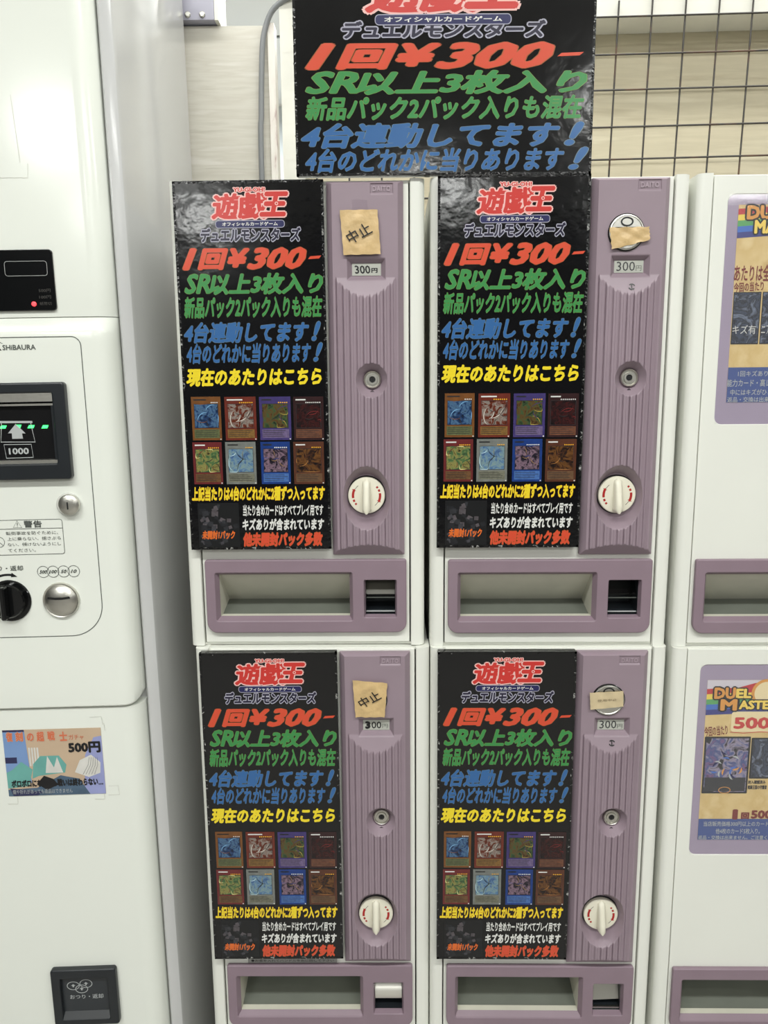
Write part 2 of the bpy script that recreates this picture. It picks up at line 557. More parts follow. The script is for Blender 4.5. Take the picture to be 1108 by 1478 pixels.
def make_machine():
    root = thing('card_vending_machine', '', 'vending machine')
    # cabinet: open fronted shell with two rounded front columns
    b = MB()
    x0, x1, yb, zt = -0.1385, 0.1385, 0.30, 0.5125
    b.box(x0, x0 + 0.003, 0.004, yb, BZ, zt, WHITE2)
    b.box(x1 - 0.003, x1, 0.004, yb, BZ, zt, WHITE2)
    b.box(x0, x1, yb - 0.003, yb, BZ, zt, WHITE2)
    b.box(x0, x1, 0.004, yb, BZ, BZ + 0.003, WHITE2)
    b.box(x0, x1, 0.004, yb, zt - 0.003, zt, WHITE2)
    for s in (-1, 1):
        pts = [(s * 0.1238, 0.02), (s * 0.1238, -0.0015), (s * 0.1246, -0.0025), (s * 0.132, -0.0025)]
        pts += [(s * (0.132 + 0.0078 * math.sin(a)), 0.0053 - 0.0078 * math.cos(a)) for a in [PI / 2 * i / 8 for i in range(1, 9)]]
        pts += [(s * 0.1398, 0.03), (s * 0.1385, 0.03)]
        b.prism_z(pts, BZ + 0.0006, zt + 0.0008, WHITE2)
    b.build('cabinet', root, smooth=35, recalc=True)
    # door with the window, tray and coin return openings
    slot = rrect(-0.1085, 0.0560, 0.0145, 0.0755, 0.003)
    coin = rrect(0.0675, 0.1080, 0.0190, 0.0662, 0.002)
    win = rrect(-0.1060, 0.0260, 0.2455, 0.4920, 0.008)
    b = MB()
    plate(b, [rrect(-0.1222, 0.1222, -0.0125, 0.5118, 0.0015), slot, coin, win], 0.008, 0.0, 0.0008, WHITE2)
    b.build('door', root, smooth=30)
    b = MB()
    plate(b, [rrect(-0.1064, 0.0264, 0.2451, 0.4924, 0.008)], 0.0065, 0.0012, 0.0004, VIOLET)
    b.build('display_window', root, smooth=30)
    b = MB()
    b.quad(-0.1058, 0.0258, 0.2457, 0.4918, -0.0002, PANE)
    b.build('window_pane', root)
    # tray surround
    b = MB()
    so = rrect(-0.1071, 0.0547, 0.0158, 0.0745, 0.002)
    co = rrect(0.0687, 0.1067, 0.0198, 0.0651, 0.0015)
    plate(b, [rrect(-0.1187, 0.1187, 0.0010, 0.0902, (0.0125, 0.0125, 0.003, 0.003)), rrect(-0.1071, 0.0547, 0.0158, 0.0745, 0.0025), co], 0.0002, -0.0062, 0.0012, LILAC2)
    # bevelled reveals inside the two openings
    for (a, c, d, e, q) in ((-0.1071, 0.0547, 0.0158, 0.0745, 0.0035), (0.0687, 0.1067, 0.0198, 0.0651, 0.0015)):
        o_ = [(a, d), (c, d), (c, e), (a, e)]
        i_ = [(a + q, d + q * 1.2), (c - q, d + q * 1.2), (c - q, e - q), (a + q, e - q)]
        v = [(p[0], -0.0050, p[1]) for p in o_] + [(p[0], 0.0015, p[1]) for p in i_]
        b.add(v, [(i, (i + 1) % 4, 4 + (i + 1) % 4, 4 + i) for i in range(4)], LILAC2)
    b.build('tray_surround', root, smooth=30, recalc=False)
    # card chute behind the tray opening
    b = MB()
    xa, xb = -0.1036, 0.0512
    fl = [(0.0018, 0.0198), (0.010, 0.0200), (0.012, 0.0180), (0.052, 0.0265)]
    prof = fl + [(0.006, 0.0712), (0.0018, 0.0712)]
    mats_ = [TRAYW, TRAYW, TRAYF, TRAYW, TRAYW]
    for i in range(5):
        p, q = prof[i], prof[i + 1]
        b.add([(xa, p[0], p[1]), (xb, p[0], p[1]), (xb, q[0], q[1]), (xa, q[0], q[1])], [(0, 1, 2, 3)], mats_[i])
    for xx in (xa, xb):
        b.add([(xx, p[0], p[1]) for p in prof], [tuple(range(6))], TRAYW)
    b.build('delivery_chute', root)
    # coin return cup
    b = MB()
    a, c, d, e, y1 = 0.0702, 0.1052, 0.0215, 0.0637, 0.035
    b.add([(a, 0.0015, d), (c, 0.0015, d), (c, 0.0015, e), (a, 0.0015, e), (a, y1, d + 0.006), (c, y1, d + 0.006), (c, y1, e), (a, y1, e)],
          [(0, 1, 5, 4), (1, 2, 6, 5), (2, 3, 7, 6), (3, 0, 4, 7), (4, 5, 6, 7)], DARK)
    b.build('coin_return_cup', root)
    # control panel and what sits in it
    cp = control_panel(root)
    b = MB()
    text(b, 'DAITO', 0.0836, 0.1028, 0.4983, 0.5038, -0.0118, mat('mauve_lit_edge_tone', (172, 155, 165), 0.4), bold=0.02, space=1.15)  # paler colour paints the light caught by the raised letters
    for o_ in [b.build('raised_lettering', cp)]:
        pass
    b = MB()
    b.lathe(0.0697, 0.4525, [(0.0196, -0.0119), (0.0196, -0.0132), (0.0190, -0.0136)], BLACKG)
    b.lathe(0.0697, 0.4525, [(0.0184, -0.0135), (0.0184, -0.0148), (0.0172, -0.0152), (0.0165, -0.0146), (0.010, -0.0146)], CHROME)
    b.box(0.0570, 0.0824, -0.0150, -0.0145, 0.4555, 0.4577, BLACK)
    b.ribbon([(0.0697 + 0.006 * math.cos(t), 0.4632 + 0.0042 * math.sin(t)) for t in [2 * PI * i / 20 for i in range(20)]], 0.0016, -0.0149, INK, True)
    b.build('coin_plate', root, smooth=30)
    b = MB()
    b.lathe(0.0810, 0.2984, [(0.0098, -0.0050), (0.0098, -0.0092), (0.0092, -0.0098), (0.0084, -0.0090), (0.0080, -0.0074), (0.0062, -0.0074), (0.0058, -0.0088), (0.0036, -0.0088), (0.0033, -0.0074)], STEEL)
    b.box(0.0804, 0.0816, -0.0080, -0.0073, 0.2960, 0.3008, BLACK)
    b.disc(0.0810, 0.2984, 0.0033, -0.00745, INK, 20)
    b.build('lock', root, smooth=35)
    b = MB()
    b.ribbon([(0.0808 + 0.0018 * math.cos(t), 0.2842 + 0.0018 * math.sin(t)) for t in [2 * PI * i / 16 for i in range(16)]], 0.0006, -0.0102, INK, True)
    b.quad(0.0804, 0.0812, 0.2828, 0.2856, -0.0102, INK)
    b.build('lock_symbol', root)
    # knob
    k = MB()
    k.lathe(0.0730, 0.1666, [(0.0226, -0.0030), (0.0226, -0.0045), (0.0220, -0.0050)], BLACK)  # black ring painted in for the shadow around the knob
    k.lathe(0.0730, 0.1666, [(0.0212, -0.0048), (0.0212, -0.0088), (0.0205, -0.0096), (0.0170, -0.0100)], CREAM)
    kn = k.build('knob', root, smooth=35)
    g = MB()
    # grip: a tapering bar across the knob, standing proud
    secs = []
    L0, L1 = 0.0192, -0.0200
    for i in range(15):
        t = i / 14
        z = 0.1666 + L0 + (L1 - L0) * t
        hgt = 0.0094 + 0.0130 * min(1, (0.02 + t) ** 0.55 * 1.15)
        wd = 0.0040 + 0.0008 * t
        s_ = math.sqrt(max(0.0, 1 - max(0, (abs(t - 0.5) - 0.42) / 0.08) ** 2)) if abs(t - 0.5) > 0.42 else 1.0
        wd *= max(0.25, s_)
        secs.append((z, hgt, wd))
    vs, fs = [], []
    pr = 9
    for z, hgt, wd in secs:
        for j in range(pr):
            a = PI * j / (pr - 1)
            sx = -math.cos(a)
            sx = math.copysign(abs(sx) ** 0.6, sx)
            sy = math.sin(a) ** 0.6
            vs.append((0.0730 + wd * sx * (1.15 - 0.15 * sy), -(0.0085 + (hgt - 0.0085) * sy), z))
    for i in range(len(secs) - 1):
        for j in range(pr - 1):
            fs.append((i * pr + j, i * pr + j + 1, (i + 1) * pr + j + 1, (i + 1) * pr + j))
    fs += [tuple(range(pr)), tuple((len(secs) - 1) * pr + j for j in range(pr))]
    g.add(vs, fs, CREAM)
    g.build('grip', kn, smooth=50, recalc=True)
    for s in (-1, 1):
        a_ = MB()
        # broken red arc arrows either side of the grip
        def arc(t0, t1, r=0.0156, n=8):
            return [(0.0730 + s * r * math.cos(t), 0.1666 + s * r * math.sin(t)) for t in [t0 + (t1 - t0) * i / n for i in range(n + 1)]]
        a_.ribbon(arc(R(-24), R(10)), 0.0027, -0.01013, DARKRED)
        a_.ribbon(arc(R(17), R(27)), 0.0024, -0.01013, DARKRED)
        a_.ribbon(arc(R(34), R(42)), 0.0022, -0.01013, DARKRED)
        a_.ribbon(arc(R(-30), R(-24)), [0.0012, 0.0046], -0.01013, DARKRED)
        a_.ribbon(arc(R(-50), R(-30), 0.0150), 0.0005, -0.01013, INK)
        a_.build('printed_arrow', kn)
    return root


POSES = [(-0.0928, 0.0044, 1.1415, -0.74), (0.1932, -0.0040, 1.1413, -0.95), (-0.0871, -0.0046, 0.6113, -0.52),
         (0.1936, -0.0100, 0.6119, -0.98), (0.4792, -0.0125, 1.1413, -0.95), (0.4794, -0.0182, 0.6117, -0.98)]
LABELS = ['upper card vending machine beside the tall white change machine, square tape over its coin slot',
          'upper card vending machine in the middle column, coin slot half covered by torn tape',
          'lower card vending machine in the left column, coin return with a shiny metal flap',
          'lower card vending machine in the middle column, coin slot crossed by a narrow tape strip',
          'upper white vending machine at the right, its poster without a price',
          'lower white vending machine at the right, its poster showing a red 500']
proto = make_machine()
machines = []
for i, p in enumerate(POSES):
    o = proto if i == 0 else copy_tree(proto)
    o.location = p[:3]
    o.rotation_euler = (0, 0, R(p[3]))
    o['label'] = LABELS[i]
    o['group'] = 'stacked card vending machines'
    machines.append(o)


def frame(i):
    return POSES[i][:3], (0, 0, R(POSES[i][3]))


# the price cards: some printed, some written by hand
for i in range(5 if False else 4):
    b = MB()
    b.box(0.0600, 0.0916, -0.0060, -0.0050, 0.4114, 0.4242, CARDP)
    pc = b.build('price_card', machines[i])
    b = MB()
    y = -0.0061
    if i == 0:
        text(b, '300', 0.0628, 0.0800, 0.4134, 0.4222, y, INK, bold=0.02, shear=-0.1)
        text(b, '円', 0.0812, 0.0880, 0.4142, 0.4194, y, INK, bold=0.04)
    elif i == 2:
        text(b, '3', 0.0622, 0.0688, 0.4128, 0.4228, y, INK, bold=0.08)
        text(b, '00', 0.0700, 0.0818, 0.4134, 0.4222, y, INK, bold=0.01)
        text(b, '円', 0.0830, 0.0895, 0.4138, 0.4190, y, GREYINK)
    else:
        text(b, '300', 0.0625, 0.0825, 0.4132, 0.4230, y, mat('dark_grey_ink', (58, 58, 60), 0.5), bold=0.0)
        text(b, '円', 0.0836, 0.0896, 0.4132, 0.4188, y, GREYINK)
    b.build('lettering', pc)

# small one coin symbols on the upper slope of two panels
for i, (x, z) in ((1, (0.0770, 0.3955)), (3, (0.0755, 0.3990))):
    b = MB()
    yy = -0.0120 - (0.4085 - z) * 0.36 - 0.0004
    tl = 0.36
    for t0, t1 in ((20, 150), (200, 330)):
        pts = [(x + 0.0033 * math.cos(R(t)), z + 0.0028 * math.sin(R(t))) for t in range(t0, t1, 12)]
        b.ribbon(pts, 0.0013, 0, INK)
    b.quad(x - 0.0007, x + 0.0005, z - 0.0022, z + 0.0022, 0, INK)
    b.v = [(p[0], yy + (p[2] - z) * tl - 0.0001, p[2]) for p in b.v]
    b.build('coin_symbol', machines[i])

# coin return flaps
for i in range(6):
    b = MB()
    if i == 2:
        pts = []
        for k in range(9):
            a = R(-30 + 150 * k / 8)
            pts.append((0.012 - 0.013 * math.sin(a), 0.0445 + 0.0145 * math.cos(a)))
        vs = [(x, y_, z_) for (y_, z_) in pts for x in (0.0706, 0.1048)]
        b.add(vs, [(2 * k, 2 * k + 1, 2 * k + 3, 2 * k + 2) for k in range(8)], mat('bright_metal', (232, 230, 222), 0.5, metal=0.85))
        b.build('coin_return_flap', machines[i], smooth=50)['label'] = 'shiny curved metal flap'
    elif i == 3:
        b.add([(0.0706, 0.006, 0.032), (0.1048, 0.006, 0.034), (0.1048, 0.016, 0.063), (0.0706, 0.016, 0.063)], [(0, 1, 2, 3)], STEEL)
        b.box(0.0706, 0.1048, 0.003, 0.006, 0.0225, 0.0245, CHROME)
        b.build('coin_return_flap', machines[i])
    else:
        b.add([(0.0706, 0.004, 0.0455), (0.1048, 0.004, 0.0455), (0.1048, 0.018, 0.0630), (0.0706, 0.018, 0.0630)], [(0, 1, 2, 3)], mat('dark_metal_flap', (88, 86, 78), 0.3) if i == 0 else SMOKE)
        b.box(0.0706, 0.1048, 0.0045, 0.0055, 0.0405, 0.0417, GREYINK)
        b.box(0.0706, 0.1048, 0.003, 0.005, 0.0240, 0.0252, PALEINK)
        b.build('coin_return_flap', machines[i])
# grey instruction strip on the door below one board
b = MB()
b.box(-0.092, 0.022, -0.0012, -0.0002, 0.0906, 0.0975, mat('grey_strip', (150, 150, 146), 0.5))
st = b.build('instruction_strip', machines[2])
b = MB()
text(b, '●お金を入れてハンドルを右に回して下さい', -0.088, 0.018, 0.0922, 0.0958, -0.0014, INK)
b.build('lettering', st)

# ------------------------------------------------------------------ the black boards
RED = mat('red_print', (208, 76, 50), 0.25)
REDO = mat('orange_edge_print', (150, 84, 40), 0.25)
GREEN = mat('green_print', (58, 136, 72), 0.25)
GREENO = mat('light_green_edge_print', (110, 140, 70), 0.25)
BLUE = mat('blue_print', (50, 98, 154), 0.25)
BLUEO = mat('grey_blue_edge_print', (100, 122, 132), 0.25)
YEL = mat('yellow_print', (232, 208, 44), 0.25)
YELO = mat('amber_print', (224, 168, 44), 0.25)
YELD = mat('brown_edge_print', (96, 66, 20), 0.25)
WHT = mat('white_print', (214, 214, 210), 0.25)
LOGO = mat('logo_red_print', (198, 52, 46), 0.25)
LOGOE = mat('logo_pink_edge_print', (232, 186, 180), 0.25)
NAVY = mat('logo_navy_print', (34, 36, 84), 0.25)
NAVY2 = mat('logo_purple_print', (34, 31, 52), 0.25)
GREYE = mat('logo_grey_edge_print', (168, 166, 182), 0.25)
ORG = mat('orange_print', (214, 104, 44), 0.25)
EDGE = ramp_mat('scuffed_clear_tape', [(10, 10, 11), (12, 12, 13), (16, 16, 17), (22, 22, 24), (170, 170, 166)], 150, 0.15, 'VORONOI', (1, 1, 1), 4.0, bump=0.4, detail=2)

CARDS = [
    ((150, 96, 48), (112, 120, 80), [(14, 18, 24), (40, 70, 120), (90, 130, 170), (20, 30, 40)], (120, 170, 210)),
    ((136, 56, 42), (150, 112, 60), [(30, 14, 12), (120, 50, 30), (170, 160, 150), (60, 30, 20)], (210, 205, 195)),
    ((84, 70, 140), (124, 108, 150), [(40, 34, 24), (110, 80, 40), (70, 100, 60), (30, 26, 24)], (170, 150, 70)),
    ((64, 36, 38), (130, 84, 62), [(12, 10, 12), (40, 18, 20), (70, 26, 26), (20, 14, 16)], (110, 40, 40)),
    ((134, 50, 52), (126, 90, 58), [(20, 24, 16), (170, 160, 90), (90, 130, 80), (40, 30, 30)], (230, 220, 150)),
    ((152, 156, 150), (140, 140, 122), [(60, 90, 150), (110, 150, 190), (150, 180, 180), (80, 110, 160)], (180, 210, 220)),
    ((36, 74, 160), (84, 128, 200), [(20, 22, 44), (160, 130, 150), (40, 34, 50), (14, 14, 18)], (140, 110, 80)),
    ((110, 64, 46), (124, 92, 66), [(26, 18, 14), (130, 84, 40), (60, 36, 24), (16, 12, 12)], (160, 110, 60)),
]
ART = []
for i, (bo, tb, pal, ac) in enumerate(CARDS):
    ART.append((mat('card_border_%d' % i, tuple(int(c * 0.76) for c in bo), 0.25, vary=0.15, vscale=150), mat('card_text_box_%d' % i, tuple(int(c * 0.84) for c in tb), 0.25, vary=0.25, vscale=400),
                ramp_mat('card_art_%d' % i, [tuple(int(c * 0.8) for c in q_) for q_ in pal], 130, 0.25, seed=3.1 * i + 1), mat('card_accent_%d' % i, ac, 0.25)))
CRECT = [(0.0082, 0.0414, 0.1269, 0.1758), (0.0457, 0.0811, 0.1266, 0.1754), (0.0849, 0.1202, 0.1264, 0.1751), (0.1232, 0.1572, 0.1261, 0.1748),
         (0.0072, 0.0404, 0.0766, 0.1247), (0.0444, 0.0790, 0.0764, 0.1247), (0.0846, 0.1180, 0.0762, 0.1245), (0.1218, 0.1564, 0.0759, 0.1242)]


def card_picture(i, ox, oz, y, parent, sc=1.0):
    b = MB()
    x0, x1, z0, z1 = CRECT[i]
    x0, x1, z0, z1 = ox + x0, ox + x1, oz + z0, oz + z1
    W, H = x1 - x0, z1 - z0
    bo, tb, art, ac = ART[i]
    b.quad(x0, x1, z0, z1, y, bo)
    q = random.Random(50 + i)
    ax0, ax1, az0, az1 = x0 + W * 0.10, x1 - W * 0.10, z0 + H * 0.29, z1 - H * 0.17
    b.quad(ax0 - 0.0005, ax1 + 0.0005, az0 - 0.0005, az1 + 0.0005, y - 0.00005, INK)
    b.quad(ax0, ax1, az0, az1, y - 0.0001, art)
    for k in range(9):
        cx, cz = q.uniform(ax0, ax1), q.uniform(az0, az1)
        r, a0 = q.uniform(0.15, 0.4) * W, q.uniform(0, 6)
        pts = []
        for j in range(8):
            a = a0 + j * 0.22
            pts.append((min(ax1, max(ax0, cx + r * math.cos(a))), min(az1, max(az0, cz + r * math.sin(a)))))
        b.ribbon(pts, [0.0001 + 0.0007 * math.sin(PI * j / 7) for j in range(8)], y - 0.00012 - 0.00001 * k, ac if k % 3 == 0 else (bo if k % 3 == 1 else INK))
    b.quad(x0 + W * 0.07, x1 - W * 0.07, z0 + H * 0.05, z0 + H * 0.25, y - 0.0001, tb)
    for k in range(4):
        zz = z0 + H * (0.085 + 0.042 * k)
        b.quad(x0 + W * 0.1, x1 - W * q.uniform(0.1, 0.3), zz, zz + H * 0.012, y - 0.00013, INK)
    for k in range(4 + (i * 3) % 5):
        xx = x1 - W * (0.12 + 0.065 * k)
        b.disc(xx, z1 - H * 0.135, W * 0.022, y - 0.00012, YELO if i % 3 else WHT, 8)
    nm = W * q.uniform(0.3, 0.5)
    b.quad(x0 + W * 0.08, x0 + W * 0.08 + nm, z1 - H * 0.085, z1 - H * 0.055, y - 0.00012, WHT if i in (1, 3, 4, 7) else INK)
    b.quad(x1 - W * 0.06, x1 - W * 0.02, z0 + H * 0.01, z0 + H * 0.035, y - 0.00012, WHT)
    return b.build('card_picture', parent)


def logo(parent, ox, oz, y, r_yug, r_yu, r_pill, r_due):
    def o(r):
        return (ox + r[0], ox + r[1], oz + r[2], oz + r[3])
    b = MB()
    if r_yug:
        text(b, 'YU-GI-OH!', *o(r_yug), y - 0.0002, LOGO, bold=0.03, outline=LOGOE, orad=0.14, dy=0.0001)
    x0, x1, z0, z1 = o(r_yu)
    W = x1 - x0
    text(b, '遊', x0, x0 + W * 0.41, z0, z1 - (z1 - z0) * 0.04, y, LOGO, bold=0.035, shear=0.12, outline=LOGOE, orad=0.05)
    text(b, '戯', x0 + W * 0.34, x0 + W * 0.73, z0, z1 - (z1 - z0) * 0.02, y - 0.00015, LOGO, bold=0.035, shear=0.05, outline=LOGOE, orad=0.05)
    text(b, '王', x0 + W * 0.62, x1, z0 + (z1 - z0) * 0.08, z1, y - 0.0003, LOGO, bold=0.05, shear=0.22, outline=LOGOE, orad=0.05)
    # the little open eye in the middle of the last character
    ex, ez = x0 + W * 0.845, z0 + (z1 - z0) * 0.56
    b.disc(ex, ez, W * 0.034, y - 0.00055, LOGO, 20)
    b.disc(ex, ez, W * 0.022, y - 0.0006, LOGOE, 20)
    b.disc(ex, ez, W * 0.012, y - 0.00065, LOGO, 16)
    b.build('logo_lettering', parent)
    b = MB()
    x0, x1, z0, z1 = o(r_pill)
    e = (z1 - z0) * 0.1
    b.poly(rrect(x0 - e, x1 + e, z0 - e, z1 + e, (z1 - z0) * 0.5), y - 0.0002, GREYE)
    b.poly(rrect(x0, x1, z0, z1, (z1 - z0) * 0.4), y - 0.0003, NAVY)
    h = z1 - z0
    text(b, 'オフィシャルカードゲーム', x0 + h, x1 - h, z0 + h * 0.2, z1 - h * 0.18, y - 0.0004, WHT, bold=0.03)
    b.build('logo_banner', parent)
    b = MB()
    text(b, 'デュエルモンスターズ', *o(r_due), y, NAVY2, bold=0.04, shear=0.1, outline=GREYE, orad=0.075)
    b.build('logo_lettering', parent)


LINES = [('1回¥300－', 'kai', RED, REDO, 0.05, 0.014), ('SR以上3枚入り', 'sr', GREEN, GREENO, 0.04, 0.014),
         ('新品パック2パック入りも混在', 'shin', GREEN, GREENO, 0.032, 0.016), ('4台連動してます！', 'ren', BLUE, BLUEO, 0.04, 0.016),
         ('4台のどれかに当りあります！', 'dore', BLUE, BLUEO, 0.032, 0.016)]
SMALL = dict(yug=(0.0657, 0.0996, 0.3934, 0.3978), yu=(0.0408, 0.1248, 0.3654, 0.3934), pill=(0.0454, 0.1193, 0.3569, 0.3637), due=(0.0281, 0.1369, 0.342, 0.3565),
             kai=(0.0064, 0.1587, 0.3128, 0.336), sr=(0.0075, 0.1597, 0.2864, 0.309), shin=(0.0058, 0.1588, 0.2616, 0.2845), ren=(0.0042, 0.1562, 0.2346, 0.2572),
             dore=(0.006, 0.1578, 0.2122, 0.2342), gen=(0.0043, 0.156, 0.187, 0.2074), jou=(0.0036, 0.1564, 0.0572, 0.0735), ata=(0.0615, 0.1543, 0.039, 0.0523),
             kizu=(0.0603, 0.1548, 0.022, 0.0362), hoka=(0.0606, 0.1526, 0.0032, 0.0198), mik=(0.0131, 0.0516, 0.0122, 0.0225))


def board_body(root, x0, x1, z0, z1, yb, yf):
    b = MB()
    plate(b, [rrect(x0, x1, z0, z1, 0.001, 3)], yb, yf, 0.0008, SIGN)
    b.build('board', root, smooth=30)
    b = MB()
    t = 0.0022
    for (a, c, d, e) in ((x0, x0 + t, z0, z1), (x1 - t, x1, z0, z1), (x0, x1, z1 - t, z1), (x0, x1, z0, z0 + t)):
        b.box(a - 0.0002, c + 0.0002, yf - 0.0002, yf + 0.004, d - 0.0002, e + 0.0002, EDGE)
    b.build('edge_tape', root)


def line_rect(r, s):
    # the last stroke of the printed price is only a thin dash; keep boxes as measured
    return r


def make_sign():
    root = thing('price_board', '', 'sign board')
    W, H = 0.1622, 0.4052
    x0 = -W / 2
    yf = -0.0110            # front of the board, its back is y=0
    board_body(root, x0, x0 + W, 0, H, 0.0, yf)
    y = yf - 0.00025
    S = SMALL
    logo(root, x0, 0, y, S['yug'], S['yu'], S['pill'], S['due'])
    for s, k, m, mo, bo, od in LINES:
        put_line(root, s, tuple(a + (x0 if j < 2 else 0) for j, a in enumerate(S[k])), y, m, mo, bo, od)
    for s, k, m, mo, bo, od, sh in (('現在のあたりはこちら', 'gen', YEL, None, 0.05, 0, 0.2), ('上記当たりは4台のどれかに2種ずつ入ってます', 'jou', YEL, YELO, 0.03, 0.03, 0.15),
                                    ('当たり含めカードはすべてプレイ用です', 'ata', WHT, None, 0.03, 0, 0.1), ('キズありが含まれています', 'kizu', WHT, None, 0.045, 0, 0.15),
                                    ('他未開封パック多数', 'hoka', RED, REDO, 0.05, 0.03, 0.15)):
        b = MB()
        r = S[k]
        text(b, s, x0 + r[0], x0 + r[1], r[2], r[3], y, m, bold=bo, shear=sh, outline=mo, orad=od)
        b.build('lettering', root)
    for i in range(8):
        card_picture(i, x0, 0, y, root)
    # dim picture of a pile of packs with its own caption
    b = MB()
    q = random.Random(3)
    pal = [mat('pack_grey_%d' % i, c, 0.3, vary=0.3, vscale=200) for i, c in enumerate(((46, 47, 51), (64, 63, 68), (34, 35, 39), (84, 78, 82)))]
    px0, px1, pz0, pz1 = x0 + 0.0093, x0 + 0.0568, 0.003, 0.0547
    b.quad(px0, px1, pz0 + 0.0, pz1, y + 0.0001, mat('pack_dark', (20, 21, 23), 0.3))
    for k in range(70):
        cx, cz = q.uniform(px0 + 0.004, px1 - 0.004), q.uniform(pz0 + 0.004, pz1 - 0.004)
        if cx > px0 + 0.024 and cz > pz1 - 0.02:
            continue
        a, ww, hh = q.uniform(-0.5, 0.5), q.uniform(0.0015, 0.004), q.uniform(0.001, 0.0035)
        pts = [(cx + u * ww * math.cos(a) - v * hh * math.sin(a), cz + u * ww * math.sin(a) + v * hh * math.cos(a)) for u, v in ((-1, -1), (1, -1), (1, 1), (-1, 1))]
        b.poly(pts, y - 0.000003 * k, pal[k % 4])
    b.build('pack_picture', root)
    b = MB()
    r = S['mik']
    text(b, '未開封1パック', x0 + r[0], x0 + r[1], r[2], r[3], y - 0.0003, ORG, bold=0.05, shear=0.15)
    b.build('lettering', root)
    return root


def put_line(root, s, r, y, m, mo, bo, od):
    b = MB()
    x0, x1, z0, z1 = r
    if s.startswith('1回'):
        W, H = x1 - x0, z1 - z0
        text(b, '1', x0, x0 + W * 0.11, z0, z1, y, m, bold=bo, shear=0.35, outline=mo, orad=od)
        text(b, '回', x0 + W * 0.11, x0 + W * 0.335, z0, z1 - H * 0.02, y, m, bold=bo * 1.1, shear=0.25, outline=mo, orad=od)
        text(b, '¥', x0 + W * 0.325, x0 + W * 0.49, z0 + H * 0.1, z1 - H * 0.02, y, m, bold=bo, shear=0.25, outline=mo, orad=od)
        text(b, '300', x0 + W * 0.465, x0 + W * 0.895, z0, z1, y, m, bold=bo * 0.9, shear=0.36, outline=mo, orad=od)
        b.poly([(x0 + W * 0.905, z0 + H * 0.44), (x0 + W * 0.985, z0 + H * 0.47), (x1, z0 + H * 0.6), (x0 + W * 0.92, z0 + H * 0.57)], y - 0.0001, m)
    elif s.startswith('SR'):
        W, H = x1 - x0, z1 - z0
        text(b, 'SR', x0, x0 + W * 0.19, z0 + H * 0.06, z1, y, m, bold=bo * 0.8, shear=0.3, outline=mo, orad=od)
        text(b, '以上3枚入り', x0 + W * 0.175, x1, z0, z1, y, m, bold=bo, shear=0.25, outline=mo, orad=od)
    elif s.endswith('！'):
        W, H = x1 - x0, z1 - z0
        e = 0.085
        text(b, s[:-1], x0, x1 - W * e, z0, z1, y, m, bold=bo, shear=0.25, outline=mo, orad=od)
        text(b, '!', x1 - W * 0.068, x1, z0 + H * 0.05, z1, y, m, bold=bo, shear=0.35, outline=mo, orad=od)
    else:
        text(b, s, x0, x1, z0, z1, y, m, bold=bo, shear=0.22, outline=mo, orad=od)
    b.build('lettering', root)


sign0 = make_sign()
SPOS = [(0, -0.0497, 0.1052, 0.15), (1, -0.0513, 0.1070, 0.0), (2, -0.0502, 0.1070, 0.1), (3, -0.0505, 0.1072, 0.0)]
SLAB = ['upper left black price board on the machine with square tape',
        'black 300 yen price board on the upper middle machine, right under the big top sign',
        'black 300 yen price board on the lower left machine, grey strip showing below it',
        'black 300 yen price board on the lower middle machine beside the violet framed poster machines']
for k, (i, dx, dz, tw) in enumerate(SPOS):
    o = sign0 if k == 0 else copy_tree(sign0)
    loc, rot = frame(i)
    m = Matrix.Translation(loc) @ Matrix.Rotation(rot[2], 4, 'Z') @ Matrix.Translation((dx, -0.0028, dz)) @ Matrix.Rotation(R(-tw), 4, 'Y')
    o.location = m.translation
    o.rotation_euler = m.to_euler()
    o['label'] = SLAB[k]
    o['group'] = 'black price boards on the machines'

# large board standing on top of the machines
bx0, bx1, bz0, bz1 = -0.0908, 0.2254, 1.6565, 1.8750
root = thing('price_board', 'large black price board standing on top of the left and middle machines', 'sign board', ((bx0 + bx1) / 2, 0.0, bz0))
cx = (bx0 + bx1) / 2
board_body(root, bx0 - cx, bx1 - cx, 0, bz1 - bz0, 0.006, -0.0055)
BIG = dict(yu=(-0.016, 0.1505, 1.8160, 1.8560), pill=(-0.0045, 0.1363, 1.8052, 1.8141), due=(-0.0398, 0.1732, 1.7918, 1.8087), kai=(-0.0792, 0.2138, 1.7618, 1.7877),
           sr=(-0.0793, 0.2177, 1.737, 1.7604), shin=(-0.08, 0.2156, 1.712, 1.7356), ren=(-0.0852, 0.2166, 1.6838, 1.7092), dore=(-0.0813, 0.222, 1.6596, 1.6838))
BIG = {k: (v[0] - cx, v[1] - cx, v[2] - bz0, v[3] - bz0) for k, v in BIG.items()}
yl = -0.0055 - 0.00025
logo(root, 0, 0, yl, None, BIG['yu'], BIG['pill'], BIG['due'])
for s, k, m, mo, bo, od in LINES:
    put_line(root, s, BIG[k], yl, m, mo, bo, od)

